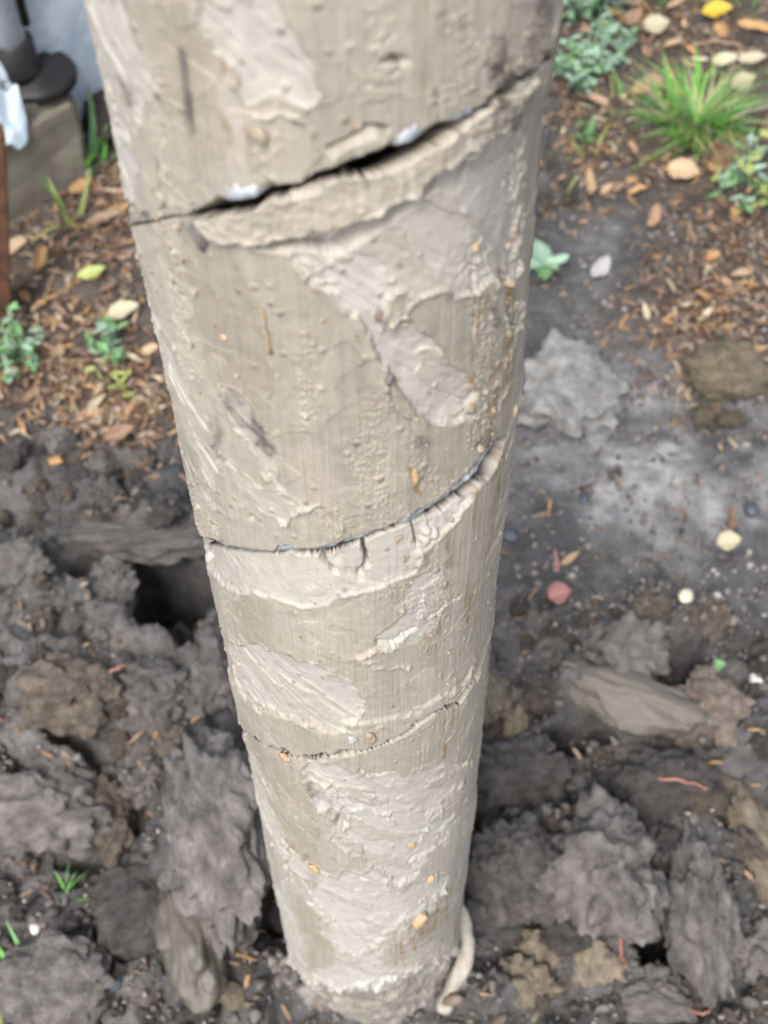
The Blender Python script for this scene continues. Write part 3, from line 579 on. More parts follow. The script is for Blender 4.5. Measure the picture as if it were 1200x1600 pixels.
# crumbs of clay stuck on
v0, f0 = ico(1); Vs = []; Fs = []; base = 0
cent = [(250, 330, 25), (760, 200, 40), (800, 120, 40), (745, 690, 30), (700, 790, 35), (400, 380, 60), (610, 600, 60), (650, 690, 50), (560, 300, 90), (350, 900, 60), (680, 970, 40), (780, 480, 40), (690, 600, 100), (300, 780, 40), (480, 920, 60), (640, 870, 40), (520, 1240, 40), (620, 1420, 60), (520, 820, 30), (330, 560, 60), (270, 430, 30)]
for k in range(720):
    if k < 520:
        cx, cy, sp = cent[RNG.integers(len(cent))]; X, Y = RNG.normal(cx, sp * .6), RNG.normal(cy, sp * .9)
    else: X, Y = RNG.uniform(140, 860), RNG.uniform(0, 1540)
    g = on_skin(X, Y)
    if g is None: continue
    sz = RNG.gamma(1.2, .00018) + .00014; sz = min(sz, .0013)
    vv = v0 * (1 + .75 * n3(v0 * 1.3 + k * 3.1, k)[:, None]) * sz * RNG.uniform(.6, 1.3, 3)
    Vs.append(vv + g[0] + g[1] * sz * .25); Fs.append(f0 + base); base += len(v0)
stuff(link('clay_crumbs', mesh_arrays('clay_crumbs', np.concatenate(Vs), np.concatenate(Fs), M_CRUMB, False), auger))
def skin_lump(name, pxx, pyy, sx, sy, mat, seed, lab=None, sub=2):
    g = on_skin(pxx, pyy); mm = np.linalg.norm(g[0] - CAM) / F; v, f = ico(3); v = v * (1 + .5 * fbm3(v * 1.6 + seed, seed, 4)[:, None])
    t_ = np.cross([0, 0, 1], g[1]); k = np.array([t_, [0, 0, 1.0], g[1]]); sc = np.array([sx * mm / 2, sy * mm / 2 / .6, min(sx, sy) * mm * .4])
    me = mesh_arrays(name, (v * sc) @ k, f, mat, True); o = link(name, me, auger, g[0] + g[1] * sc[2] * .3)
    if lab: o['label'] = lab
skin_lump('pebble', 551, 1150, 15, 12, M_PEB, 3, 'tiny white pebble stuck in the lower collar'); skin_lump('pebble', 608, 591, 13, 15, M_CLOD[1], 4, 'small dark grey pebble pressed into the clay')
skin_lump('clay_chunk', 407, 210, 26, 18, M_TAN, 5, 'tan chunk above the open gash'); skin_lump('clay_chunk', 660, 806, 40, 22, M_CRUMB, 6); skin_lump('clay_chunk', 680, 806, 18, 16, M_CRUMB, 7)
skin_lump('clay_chunk', 316, 368, 26, 30, M_CLOD[1], 8, 'dark grey chunk at the left end of the gash'); skin_lump('clay_chunk', 775, 505, 16, 10, M_CLOD[1], 9); skin_lump('clay_chunk', 592, 497, 14, 12, M_CLOD[2], 10)
skin_lump('clay_chunk', 780, 85, 16, 30, M_CLOD[2], 12); skin_lump('clay_chunk', 693, 912, 14, 12, M_TAN, 13); skin_lump('clay_chunk', 578, 1147, 16, 18, M_CRUMB, 15); skin_lump('clay_chunk', 800, 640, 16, 14, M_TAN, 16)
for q in [(445, 1182, 22, 10), (490, 1357, 22, 14), (645, 1325, 14, 10), (672, 1375, 14, 16), (648, 742, 12, 24), (350, 527, 12, 7), (752, 392, 14, 10), (655, 1435, 30, 22)]:
    skin_lump('golden_chip', q[0], q[1], q[2], q[3], M_STRAW, int(q[0]), None, 2)
pth = [on_skin(a, b, .0004)[0] for a, b in ((408, 478), (413, 492), (415, 508), (418, 525), (421, 540), (424, 552))]
tv, tf = tube_arrays(pth, [.0002, .00025, .0002, .0003, .0005, .0005], 6); link('straw', mesh_py('straw', tv, tf, M_STRAW), auger)

# ------------------------------------------------------------------ clods and stones
def rot(rx, ry, rz): return np.array(Matrix.Rotation(rz, 3, 'Z') @ Matrix.Rotation(ry, 3, 'Y') @ Matrix.Rotation(rx, 3, 'X'))
def clod_mesh(name, seed, mat, sub=4, lump=1.0, cuts=5, flat=.75):
    v, f = ico(sub); v = v.copy(); rg = np.random.default_rng(seed)
    d_ = v + .10 * np.stack([n3(v * 3 + 7, seed + 51), n3(v * 3 + 17, seed + 52), n3(v * 3 + 27, seed + 53)], -1); d_ /= np.linalg.norm(d_, axis=1)[:, None]
    rr_ = np.full(len(v), .62, np.float32); nb = 8 + int(rg.integers(8))
    for k in range(nb):
        cdir = _n(rg.normal(size=3)); cr = rg.uniform(.35, .75); br = rg.uniform(.22, .5); vc = d_ @ (cdir * cr); disc = br * br - cr * cr + vc * vc
        rr_ = np.maximum(rr_, np.where((disc > 0) & (vc > 0), vc + np.sqrt(np.maximum(disc, 0)), 0))
    rr_ = (1 - .75 * min(1, lump)) + .75 * min(1, lump) * rr_
    v = v * (rr_ * (1 + lump * .22 * fbm3(v * 1.2 + seed * 1.7, seed, 3)))[:, None]
    for _ in range(max(1, cuts - 3)):
        nn = _n(rg.normal(size=3)); cc = rg.uniform(.6, .95); d = v @ nn - cc; v = v - np.where(d > 0, d * .7, 0)[:, None] * nn
    v = v + .16 * np.stack([n3(v * 2.3 + 31, seed + 41), n3(v * 2.3 + 57, seed + 42), n3(v * 2.3 + 83, seed + 43)], -1)
    wv = v + .12 * np.stack([n3(v * 6 + 5, seed + 61), n3(v * 6 + 15, seed + 62), n3(v * 6 + 25, seed + 63)], -1)
    f1, h1 = worley3(wv * 2.6 + seed, seed + 71); f2, h2 = worley3(wv * 6.0 + seed, seed + 81)
    v = v * (1 + lump * (.52 * (h1 * .9 + .3) * (np.clip(1 - 1.6 * f1, 0, 1) ** .6 - .35) + .27 * (h2 * .9 + .3) * (np.clip(1 - 1.6 * f2, 0, 1) ** .6 - .35) + .08 * fbm3(v * 4.2 + 9, seed + 8, 3, .65) + .12 * fbm3(v * 11, seed + 3, 3, .8)))[:, None]
    v = v * (1.08 / np.percentile(np.abs(v), 97, axis=0))
    return mesh_arrays(name, v, f, mat, True)
def clod(px_, py_, wpx, hpx, mat, label, seed, name='mud_clod', cat='mud clod', tall=.75, rz=None, sub=5, lump=1.0, cuts=5, sink=.35, group=None, tilt=(0, 0)):
    p = at(px_, py_); m = mpp(px_, py_); vy = abs(_n(p - CAM)[2]); a = wpx * m / 2; b_ = hpx * m / 2 / (vy * .8 + .35); hgt = min(a, b_) * tall * 1.1
    o = link(name, clod_mesh(name, seed, mat, sub, lump * .8, cuts)); o.scale = (a, b_, hgt); o.rotation_euler = (tilt[0], tilt[1], rz if rz is not None else 0.0)
    o.location = (p[0], p[1], p[2] + hgt * (1 - 2 * sink) * .6 + .006); return tag(o, label, cat, group)
clod(888, 622, 148, 150, M_PALE, 'pale grey-white lumpy clod right of the auger, lightest on the bare mud', 1, tall=.5, lump=.95, sink=.25)
clod(1132, 606, 112, 72, M_OCHRE, 'ochre-brown broken stone with a dark underside near the right edge', 2, 'broken_stone', 'stone', tall=1.0, cuts=10, lump=.6, sink=.12)
clod(985, 1112, 205, 84, M_SLAB, 'smooth olive-grey slab of clay tilted over a dark hollow at right', 3, 'clay_slab', 'clay slab', tall=.5, rz=math.radians(-22), lump=.35, cuts=6, sink=.2, tilt=(.35, .1))
clod(1108, 1122, 92, 112, M_PINK, 'pinkish tan crumbly clod with a brown hollow, leaning on the smooth clay slab', 4, lump=1.3, sink=.2)
clod(982, 1030, 98, 100, M_LIGHT, 'light grey-brown crumbly clod perched just behind the smooth clay slab', 5, lump=1.1, sink=.2)
clod(940, 1395, 160, 210, M_CLOD[1], 'biggest grey lump right of the auger, smooth wet face under a crumbly crown', 6, tall=.95, lump=1.05, cuts=6, sink=.3)
clod(1100, 1445, 105, 260, M_CLOD[1], 'tall dark grey clod on the right side of the deep pit', 7, tall=.9, lump=1.3, sink=.3)
clod(1180, 1330, 80, 190, M_TAN, 'tan crumbly ridge of clay cut by the right edge', 8, tall=.8, lump=1.3, rz=.35, sink=.3)
clod(816, 1548, 84, 92, M_TAN, 'tan clay lump lowest of the three below the big grey lump', 9, lump=1.1, sink=.25)
clod(853, 1482, 72, 58, M_TAN, 'tan ring-shaped clay lump just below the big grey lump', 10, lump=1.3, sink=.25)
clod(920, 1500, 70, 96, M_TAN, 'tan crumbly lump with orange chips against the foot of the big grey lump', 11, lump=1.2, sink=.25)
clod(305, 1462, 92, 215, M_SLAB, 'long smooth grey clay clod lying upright left of the auger foot', 12, rz=math.radians(14), tall=.9, lump=.45, cuts=7, sink=.25)
clod(345, 1315, 145, 290, M_CLOD[1], 'huge dark slab of mud leaning close against the left of the auger', 13, rz=math.radians(18), tall=.7, lump=1.15, sink=.3)
clod(178, 1285, 66, 130, M_CLOD[2], 'brown drooping clod left of the two narrow ones behind the grass sprig', 14, rz=.15, lump=1.1, sink=.2)
clod(234, 1290, 54, 120, M_CLOD[2], 'narrow brown clod with a pale lower tip beside the huge dark slab', 15, lump=.8, sink=.2)
clod(72, 1285, 175, 120, M_CLOD[1], 'wide grey crumbly clod at the left edge above the green sprig', 16, lump=1.3, sink=.3)
clod(112, 1100, 130, 110, M_CLOD[2], 'round brown clod left of centre below the dark hole', 17, lump=.8, sink=.3)
clod(250, 1100, 120, 110, M_CLOD[1], 'grey clod with a thin red root across its top, under the dark hole', 18, lump=.9, sink=.3)
clod(335, 1065, 70, 110, M_CLOD[1], 'grey clod touching the auger just below the dark hole', 19, lump=.9, sink=.3)
clod(78, 1540, 150, 130, M_CLOD[1], 'flat-topped grey clod beside the grass in the bottom left corner', 20, tall=.5, lump=.8, cuts=7, sink=.3)
clod(215, 1425, 130, 130, M_CLOD[0], 'rounded dark clod dotted with orange bits left of the long smooth clod', 21, lump=.7, sink=.4)
clod(30, 895, 90, 70, M_LIGHT, 'light grey angular clod at the left edge beside the dark hole', 22, lump=.7, cuts=8, sink=.25)
clod(764, 1100, 50, 76, M_TAN, 'small tan lump touching the right side of the auger', 23, lump=1.3, sink=.2)
clod(800, 1125, 34, 90, M_TAN, 'narrow tan finger of clay just right of the small tan lump', 24, lump=1.1, sink=.2)
clod(1010, 1570, 110, 80, M_LIGHT, 'grey crumbly clod with white bits at the bottom edge', 25, lump=1.3, sink=.3)
clod(1180, 1500, 70, 90, M_LIGHT, 'whitish grey flaky clod low on the right edge', 26, lump=1.3, sink=.3)
clod(1095, 660, 30, 34, M_OCHRE, 'small ochre crumb of stone in front of the broken stone', 27, 'broken_stone', 'stone', sub=3, sink=.25)
clod(1140, 664, 44, 26, M_OCHRE, 'curved ochre stone chip right below the broken stone', 28, 'broken_stone', 'stone', sub=3, lump=1.2, sink=.25)
clod(820, 1225, 130, 110, M_CLOD[0], 'dark clod in the shaded hollow between auger and big grey lump', 29, sink=.4)
clod(800, 1370, 120, 150, M_CLOD[0], 'dark cracked clod close to the right of the clay strip', 30, lump=1.1, sink=.38)
clod(1040, 1235, 150, 110, M_CLOD[0], 'dark clod crossed by a pink root at right', 31, sink=.4)
clod(165, 925, 90, 120, M_CLOD[1], 'grey clod on the left rim of the dark hole', 32, sink=.35)
_c = clod(222, 842, 240, 56, M_CLOD[1], 'long crust of mud overhanging the black slot of the dark hole', 33, tall=.9, lump=1.2, sink=-.1)
clod(170, 175, 120, 130, mud('black_brown_soil', (.04, .03, .025)), 'heap of black-brown wet soil behind the end of the concrete block', 34, 'soil_heap', 'soil heap', tall=.7, lump=1.1, sink=.3)
_c.location = [float(q) for q in flat_at(226, 846, .012)]
# fill: clods nothing tells apart
fill_meshes = [[clod_mesh('mud_clod', 100 + k, M_CLOD[k % 3], 4, 1.0 + .1 * (k % 4), 4 + k % 4) for k in range(9)]][0]
fill_light = [clod_mesh('mud_clod', 150 + k, [M_LIGHT, M_CLOD[1], M_PINK][k], 4, 1.2, 5) for k in range(3)]
def fill(n, xr, yr, szr, label, group, ok):
    k = 0; tries = 0
    while k < n and tries < 5000:
        tries += 1; X, Y = RNG.uniform(*xr), RNG.uniform(*yr)
        if not ok(X, Y): continue
        p = at(X, Y); s_ = (szr[0] + (szr[1] - szr[0]) * RNG.random() ** 2.2) * mpp(X, Y) / 2
        lt_ = RNG.random() < .12; mi_ = int(RNG.integers(3 if lt_ else 9)); o = link('mud_clod', (fill_light if lt_ else fill_meshes)[mi_])
        cn_ = ['light grey', 'middling grey', 'pinkish tan'][mi_] if lt_ else ['near-black', 'middling grey', 'brown'][mi_ % 3]
        zn_ = ('around the dark hole left of the auger' if Y < 1150 else 'in the lower left heap') if X < 560 else ('behind the big grey lump right of the auger' if Y < 1290 else 'in the lower right heap')
        label = cn_ + ' crumbly mud clod ' + zn_; group = cn_ + ' clods ' + zn_
        o.scale = tuple(s_ * RNG.uniform(.75, 1.3, 3)); o.rotation_euler = (RNG.uniform(-.5, .5), RNG.uniform(-.5, .5), RNG.uniform(0, 6.3)); o.location = (p[0], p[1], p[2] + s_ * .22)
        tag(o, label, 'mud clod', group); k += 1
axis_clear = lambda X, Y: not (300 + .21 * (Y - 800) - 25 < X < 790 - .107 * (Y - 800) + 25)
fill(135, (-30, 470), (690, 1620), (18, 60), 'crumbly grey-brown mud clod in the churned heap left of the auger', 'mud clods left of the auger', lambda X, Y: axis_clear(X, Y) and not (130 < X < 330 and 850 < Y < 1030))
fill(140, (690, 1230), (930, 1620), (20, 66), 'crumbly grey-brown mud clod in the churned heap right of the auger', 'mud clods right of the auger', lambda X, Y: axis_clear(X, Y) and not (1000 < X < 1070 and 1440 < Y < 1550) and not (880 < X < 1110 and 1070 < Y < 1150))
# surface height with the clods on it, so loose bits come to rest on top
HX, HY, HS = -.55, -.15, .0035
HM = np.full((480, 340), -9.0); HMS = np.full((480, 340), -9.0)
bpy.context.view_layer.update()
for o in list(COL.objects):
    if o.get('category') in ('mud clod', 'clay slab'):
        k = len(o.data.vertices); a = np.empty(k * 3, np.float32); o.data.vertices.foreach_get('co', a); a = a.reshape(-1, 3)
        mw = np.array(o.matrix_basis); a = a @ mw[:3, :3].T + mw[:3, 3]; i_ = ((a[:, 1] - HY) / HS).astype(int); j_ = ((a[:, 0] - HX) / HS).astype(int); ok = (i_ >= 0) & (i_ < 480) & (j_ >= 0) & (j_ < 340)
        np.maximum.at(HM if o.get('group') else HMS, (i_[ok], j_[ok]), a[ok, 2])
def top_z(x, y):
    z = ground_z(x, y); i_ = np.clip(((y - HY) / HS).astype(int), 0, 479); j_ = np.clip(((x - HX) / HS).astype(int), 0, 339); return np.maximum(z, HM[i_, j_])
# crumbs past counting
def crumbs(n, sub, szr, name, mat, region):
    v, f = ico(sub); Vv = []; Ff = []; ci = 0
    pts = [region() for _ in range(n)]; xy = np.array([flat_at(*q)[:2] for q in pts]); z = top_z(xy[:, 0], xy[:, 1])
    spec_ = HMS[np.clip(((xy[:, 1] - HY) / HS).astype(int), 0, 479), np.clip(((xy[:, 0] - HX) / HS).astype(int), 0, 339)] > ground_z(xy[:, 0], xy[:, 1])
    z = np.where(spec_, z - .03, z)
    for k in range(n):
        s_ = szr[0] * (szr[1] / szr[0]) ** (RNG.random() ** 1.8)
        vv = v * (1 + .5 * n3(v * 1.5 + k * 1.37, k % 97) + .3 * n3(v * 3.3 + k * 2.1, k % 89))[:, None] * s_ * RNG.uniform(.6, 1.3, 3)
        Vv.append(vv + np.array([xy[k, 0], xy[k, 1], z[k] + s_ * .2])); Ff.append(f + ci); ci += len(v)
    return mesh_arrays(name, np.concatenate(Vv), np.concatenate(Ff), mat, True, midx=np.repeat(RNG.integers(0, len(mat), n), len(f)))
def r_churn():
    while True:
        X, Y = RNG.uniform(-60, 1260), RNG.uniform(640, 1640)
        if RNG.random() < float(np.interp(Y, [640, 800, 950], [.1, .6, 1])) and (X < 560 or Y > 930 or RNG.random() < .35): return X, Y
def r_foot():
    a = RNG.uniform(-.2, 3.35); r_ = RNG.gamma(2, 9); return 577 + math.cos(a) * (118 + r_), 1502 + math.sin(a) * (72 + r_ * .8)
o = link('soil_crumbs', crumbs(420, 2, (.0012, .006), 'soil_crumbs', [M_SOIL[0], M_SOIL[1], M_SOIL[3], M_SOIL[2]], r_foot)); stuff(o)
o = link('soil_crumbs', crumbs(4200, 1, (.0008, .0026), 'soil_crumbs', [M_SOIL[k] for k in (0, 1, 2, 1, 3)], r_churn)); stuff(o)
o = link('soil_crumbs', crumbs(1300, 2, (.0016, .005), 'soil_crumbs', [M_SOIL[k] for k in (0, 1, 2, 1, 0)], r_churn)); stuff(o)
o = link('soil_crumbs', crumbs(1100, 1, (.001, .0036), 'soil_crumbs', [M_SOIL[k] for k in (0, 1, 1, 2, 3)], lambda: (RNG.uniform(780, 1260), RNG.uniform(330, 980)))); stuff(o)
o = link('soil_crumbs', crumbs(1800, 1, (.0015, .005), 'soil_crumbs', [M_SOIL[0], M_SOIL[2]], lambda: (RNG.choice([RNG.uniform(-40, 330), RNG.uniform(840, 1240)]), RNG.uniform(-40, 700)))); stuff(o)

# ------------------------------------------------------------------ leaves and litter
LC = {'yellow': ((.9, .6, .05), (.75, .55, .05)), 'amber': ((.36, .19, .07), (.54, .33, .15)), 'cream': ((.55, .47, .28), (.72, .65, .45)), 'tan': ((.4, .26, .14), (.55, .4, .25)), 'rust': ((.18, .1, .065), (.28, .17, .115)), 'brown': ((.11, .07, .048), (.19, .125, .082)),
      'pink': ((.4, .16, .15), (.5, .27, .25)), 'white': ((.55, .52, .52), (.72, .68, .68)), 'lime': ((.32, .42, .07), (.5, .55, .2)), 'orange': ((.28, .16, .10), (.44, .29, .185)), 'straw': ((.42, .31, .2), (.62, .5, .36))}
LM = {k: noise_mat('leaf_' + k, tuple(.45 * v for v in a), b, 75, (.35, .6), .25, 500) for k, (a, b) in LC.items()}
LM['fresh'] = noise_mat('fresh_grass', (.08, .26, .03), (.17, .42, .07), 90, (.4, .6), .15); LM['olive'] = noise_mat('olive_grass', (.12, .15, .03), (.22, .25, .06), 90, (.4, .6), .15)
LM['sage'] = noise_mat('sage_leaf', (.17, .27, .19), (.3, .42, .32), 90, (.45, .7), .2); LM['green'] = noise_mat('weed_leaf', (.10, .22, .08), (.2, .36, .16), 90, (.4, .6), .2)
def leaf_mesh(name, mat, ratio=.5, curl=.25, seed=0, n=8, m=4, pointy=1.0):
    rg = np.random.default_rng(seed); Vv = []; Ff = []; bend = rg.uniform(-.2, .2)
    for i in range(n + 1):
        s_ = i / n; hw = ratio * .5 * (math.sin(math.pi * min(1, s_ ** .85)) ** (.6 + .3 * pointy)) + .004
        for j in range(-m, m + 1):
            q = j / m; Vv.append((s_ - .5, q * hw * (1 + .08 * math.sin(9 * s_ + q)) + bend * (s_ - .5) ** 2, curl * (q * q * hw * 1.2 + .6 * (s_ - .5) ** 2) + .03 * rg.normal() * (abs(q) > .4) - .012 * (j == 0)))
    for i in range(n):
        for j in range(2 * m): a = i * (2 * m + 1) + j; Ff.append([a, a + 1, a + 2 * m + 2, a + 2 * m + 1])
    k = len(Vv)                                        # underside gives it thickness
    Vv += [(x, y, z - .005) for x, y, z in Vv]; nf = len(Ff); Ff += [[q + k for q in f[::-1]] for f in Ff[:nf]]
    wv = 2 * m + 1; rim = [j for j in range(wv)] + [i * wv + 2 * m for i in range(1, n + 1)] + [n * wv + j for j in range(2 * m - 1, -1, -1)] + [i * wv for i in range(n - 1, 0, -1)]
    for a, b in zip(rim, rim[1:] + rim[:1]): Ff.append([b, a, a + k, b + k])
    return mesh_py(name, Vv, Ff, mat)
def leaf(px_, py_, lpx, col, label, ratio=.5, rz=0.0, tilt=.3, seed=1, name='fallen_leaf', cat='fallen leaf', lift=.2, curl=.35, group=None):
    p = at(px_, py_); s_ = lpx * mpp(px_, py_) * 1.12; me = leaf_mesh(name, LM[col], ratio, curl, seed); o = link(name, me); o.scale = (s_, s_, s_)
    o.rotation_euler = (tilt, -.15, rz); o.location = (p[0], p[1], p[2] + s_ * lift + .002); return tag(o, label, cat, group)
leaf(1118, 28, 40, 'yellow', 'bright yellow oval leaf at the top right', .62, .1, seed=2)
leaf(1178, 55, 46, 'amber', 'narrow amber-yellow leaf at the right edge below the oval yellow one', .35, -.6, seed=3)
leaf(1024, 52, 36, 'cream', 'round pale cream-green leaf right of an orange cluster near the top', .85, .2, seed=4)
leaf(990, 38, 34, 'orange', 'orange-brown curled leaf beside the round cream-green one', .5, .8, seed=5); leaf(1008, 26, 34, 'amber', 'amber leaf standing on edge behind the orange-brown curled one', .5, 2.0, .9, seed=6)
leaf(1130, 106, 34, 'cream', 'cream leaf behind the big bright grass tuft', .6, .1, seed=7); leaf(1158, 140, 36, 'cream', 'cream leaf touching the right side of the big grass tuft', .7, .5, seed=8)
leaf(1172, 104, 36, 'cream', 'pale cream leaf farthest right behind the big grass tuft', .5, 0, seed=9)
leaf(1020, 138, 28, 'pink', 'small pink-red petal left of the big grass tuft', .8, .3, seed=10, name='fallen_petal', cat='petal')
leaf(1065, 282, 46, 'tan', 'large pale tan leaf below the olive grass', .65, -.5, .5, seed=11, lift=.3); leaf(1130, 262, 72, 'rust', 'big rust-brown crumpled leaf right of the pale tan leaf', .6, .5, .5, seed=12, lift=.3, curl=.8)
leaf(1182, 232, 66, 'brown', 'dark brown wet leaf at the right edge', .6, 1.2, .6, seed=13, lift=.3, curl=.8)
leaf(938, 428, 44, 'white', 'whitish leaf lying alone on dark mud by the seedling', .5, .9, .4, seed=14); leaf(915, 300, 50, 'tan', 'long tan curled leaf hanging into the dark hollow beside the auger', .35, 1.5, .5, seed=15, curl=.9)
leaf(1020, 348, 44, 'orange', 'narrow orange leaf scrap on the dark bank', .35, 1.2, seed=16)
leaf(1136, 822, 36, 'rust', 'rust-red leaf standing behind a cream leaf on the pale mud', .8, 1.4, 1.0, seed=17, lift=.4); leaf(1136, 852, 34, 'cream', 'cream leaf in front of the rust-red one at right', .8, .1, .4, seed=18)
leaf(872, 935, 34, 'pink', 'torn pinkish red leaf with upright stem near the auger', .9, .2, .4, seed=19, curl=.7); leaf(889, 880, 34, 'tan', 'short straw-coloured chip by the pinkish torn leaf', .3, .6, seed=20, name='wood_chip', cat='wood chip')
leaf(868, 885, 40, 'pink', 'thin red stem scrap above the pinkish torn leaf', .14, 1.6, .2, seed=21, name='leaf_stem', cat='leaf stem')
leaf(195, 495, 46, 'cream', 'cream leaf near the auger in the left litter', .55, .3, seed=22); leaf(146, 436, 40, 'lime', 'yellow-green leaf in the left litter below the concrete block', .5, .3, seed=23)
leaf(64, 415, 44, 'amber', 'amber curled leaf by the foot of the rusty stake', .4, 1.4, .5, seed=24, curl=.8); leaf(22, 395, 44, 'tan', 'tan leaf against the rusty stake', .45, .5, .4, seed=25)
leaf(165, 352, 50, 'tan', 'long tan leaf lying in litter under the concrete block end', .35, .2, seed=26); leaf(130, 300, 40, 'amber', 'amber leaf at the foot of the concrete block', .4, .6, seed=27)
leaf(190, 690, 46, 'orange', 'bright orange crumpled leaf at the muddy edge of the left litter', .5, .4, .3, seed=28, curl=.8); leaf(150, 640, 40, 'cream', 'pale twisted leaf just above the bright orange crumpled leaf', .3, .9, .5, seed=29)
leaf(1118, 1045, 24, 'green', 'tiny green leaf scrap on the grey mud', .7, .2, seed=30); leaf(440, 1300, 5, 'tan', 'tiny tan leaf fleck behind the auger', .5, seed=31) if False else None
small_meshes = [leaf_mesh('fallen_leaf', LM[cn], RNG.uniform(.25, .6), .6, 60 + i, 4, 2) for i, cn in enumerate(['orange', 'amber', 'tan', 'rust', 'brown', 'orange', 'tan', 'cream', 'rust', 'amber'])]
def scatter_leaves(n, reg, szr, label, group):
    for _ in range(n):
        X, Y = reg(); p = at(X, Y); s_ = RNG.uniform(*szr) * mpp(X, Y); q_ = int(RNG.integers(10)); o = link('fallen_leaf', small_meshes[q_]); o.scale = (s_, s_ * RNG.uniform(.7, 1.2), s_)
        o.rotation_euler = (RNG.uniform(-.6, .6), RNG.uniform(-.5, .5), RNG.uniform(0, 6.3)); o.location = (p[0], p[1], p[2] + .003 + .1 * s_); cn_ = ['orange', 'amber', 'tan', 'rust-red', 'dark brown', 'orange', 'tan', 'cream', 'rust-red', 'amber'][q_]; tag(o, cn_ + ' ' + label, 'fallen leaf', cn_ + ' ' + group)
def tri_reg(*pts):
    def f():
        cx, cy, sx, sy = pts[RNG.integers(len(pts))]; return RNG.normal(cx, sx), RNG.normal(cy, sy)
    return f
scatter_leaves(110, tri_reg((110, 400, 80, 60), (190, 650, 60, 40), (60, 560, 60, 50), (150, 590, 80, 60), (190, 330, 40, 40)), (14, 36), 'small leaf scrap in the litter left of the auger', 'leaf scraps left of the auger')
scatter_leaves(110, tri_reg((1000, 110, 90, 60), (1130, 60, 60, 40), (900, 180, 30, 60), (1150, 440, 50, 50), (1080, 500, 60, 40), (1150, 350, 50, 50), (950, 240, 60, 40), (1010, 20, 80, 30)), (14, 36), 'small leaf scrap in the litter right of the auger', 'leaf scraps right of the auger')
scatter_leaves(26, lambda: (RNG.choice([RNG.uniform(0, 330), RNG.uniform(820, 1190)]), RNG.uniform(760, 1560)), (9, 20), 'tiny leaf fleck lying on the churned mud', 'leaf flecks on the churned mud')
def litter(n, reg):
    cols = [LM[k] for k in ('orange', 'amber', 'straw', 'rust', 'brown')]; pts = [reg() for _ in range(n)]; xy = np.array([flat_at(*q)[:2] for q in pts]); z = ground_z(xy[:, 0], xy[:, 1]); V = []; Qd = []; mi = []
    for k in range(n):
        l_ = RNG.uniform(.004, .016); w_ = RNG.uniform(.001, .0032); an = RNG.uniform(0, 6.3); d = np.array([math.cos(an), math.sin(an), RNG.uniform(-.25, .25)]); s_ = np.array([-d[1], d[0], RNG.uniform(-.4, .4)])
        c0 = np.array([xy[k, 0], xy[k, 1], z[k] + RNG.uniform(.001, .006)]); up = np.array([0, 0, 1.0]); b = len(V)
        for t_, h_ in ((-.5, 0), (0, RNG.uniform(0, .2) * l_), (.5, 0)): V += [c0 + d * l_ * t_ - s_ * w_ * (.7 if t_ else 1) * .5 + up * h_, c0 + d * l_ * t_ + s_ * w_ * (.7 if t_ else 1) * .5 + up * h_]
        Qd += [[b, b + 1, b + 3, b + 2], [b + 2, b + 3, b + 5, b + 4]]; m_ = RNG.choice(5, p=[.2, .17, .18, .17, .28]); mi += [m_, m_]
    return mesh_arrays('leaf_litter', np.array(V), np.array(Qd), cols, True, midx=mi)
stuff(link('leaf_litter', litter(1700, tri_reg((110, 380, 90, 70), (190, 660, 55, 40), (70, 590, 80, 50), (150, 560, 80, 60), (190, 330, 50, 50)))))
stuff(link('leaf_litter', litter(2200, tri_reg((1000, 100, 110, 70), (1130, 60, 80, 50), (900, 170, 40, 80), (1150, 440, 60, 60), (1090, 500, 70, 45), (1160, 340, 60, 60), (950, 240, 60, 40), (1010, 0, 120, 40), (1100, 560, 60, 60)))))
stuff(link('leaf_litter', litter(260, lambda: (RNG.uniform(0, 1200), RNG.uniform(680, 1600)))))
def twig(pts, r_, mat, label, name='twig', cat='twig', lift=.003):
    P_ = []
    for a, b in pts: q = at(a, b); q[2] += lift; P_.append(q)
    P_ = np.array(P_); t0 = np.linspace(0, len(P_) - 1, 14); P2 = np.stack([np.interp(t0, range(len(P_)), P_[:, k]) for k in range(3)], -1); P2[:, 2] = np.maximum(P2[:, 2], ground_z(P2[:, 0], P2[:, 1]) + r_ * .6); P2 += RNG.normal(0, r_ * .4, P2.shape)
    v, f = tube_arrays(P2, np.linspace(r_, r_ * .45, 14), 6); tag(link(name, mesh_py(name, v, f, mat)), label, cat)
M_TW = noise_mat('tan_twig', (.28, .19, .12), (.42, .3, .2), 100, (.5, .7), .3); M_ROOT = noise_mat('pink_root', (.32, .13, .1), (.45, .22, .17), 100, (.4, .6), .2)
twig([(52, 486), (75, 462), (92, 420)], .0022, M_TW, 'pale grey-tan twig slanting down through the left litter'); twig([(58, 480), (95, 462), (125, 440)], .0028, LM['amber'], 'orange-brown strip of bark lying under the pale twig', 'bark_strip', 'bark strip')
twig([(-10, 596), (40, 586), (85, 560)], .0018, M_TW, 'grey twig lying through the sage green plant at left'); twig([(1080, 75), (1130, 68), (1195, 95)], .0026, M_TW, 'long tan stem curving to the right edge below yellow leaf', 'plant_stem', 'stem')
twig([(1110, 100), (1150, 88), (1200, 92)], .002, LM['tan'], 'thin tan stem just below the long curving one', 'plant_stem', 'stem')
twig([(995, 1220), (1020, 1238), (1060, 1244), (1095, 1256)], .0014, M_ROOT, 'pink root across the dark clod at right', 'root', 'root', .02); twig([(172, 1075), (200, 1062), (235, 1056)], .0012, M_ROOT, 'thin red root on the clod below the dark hole', 'root', 'root', .015)
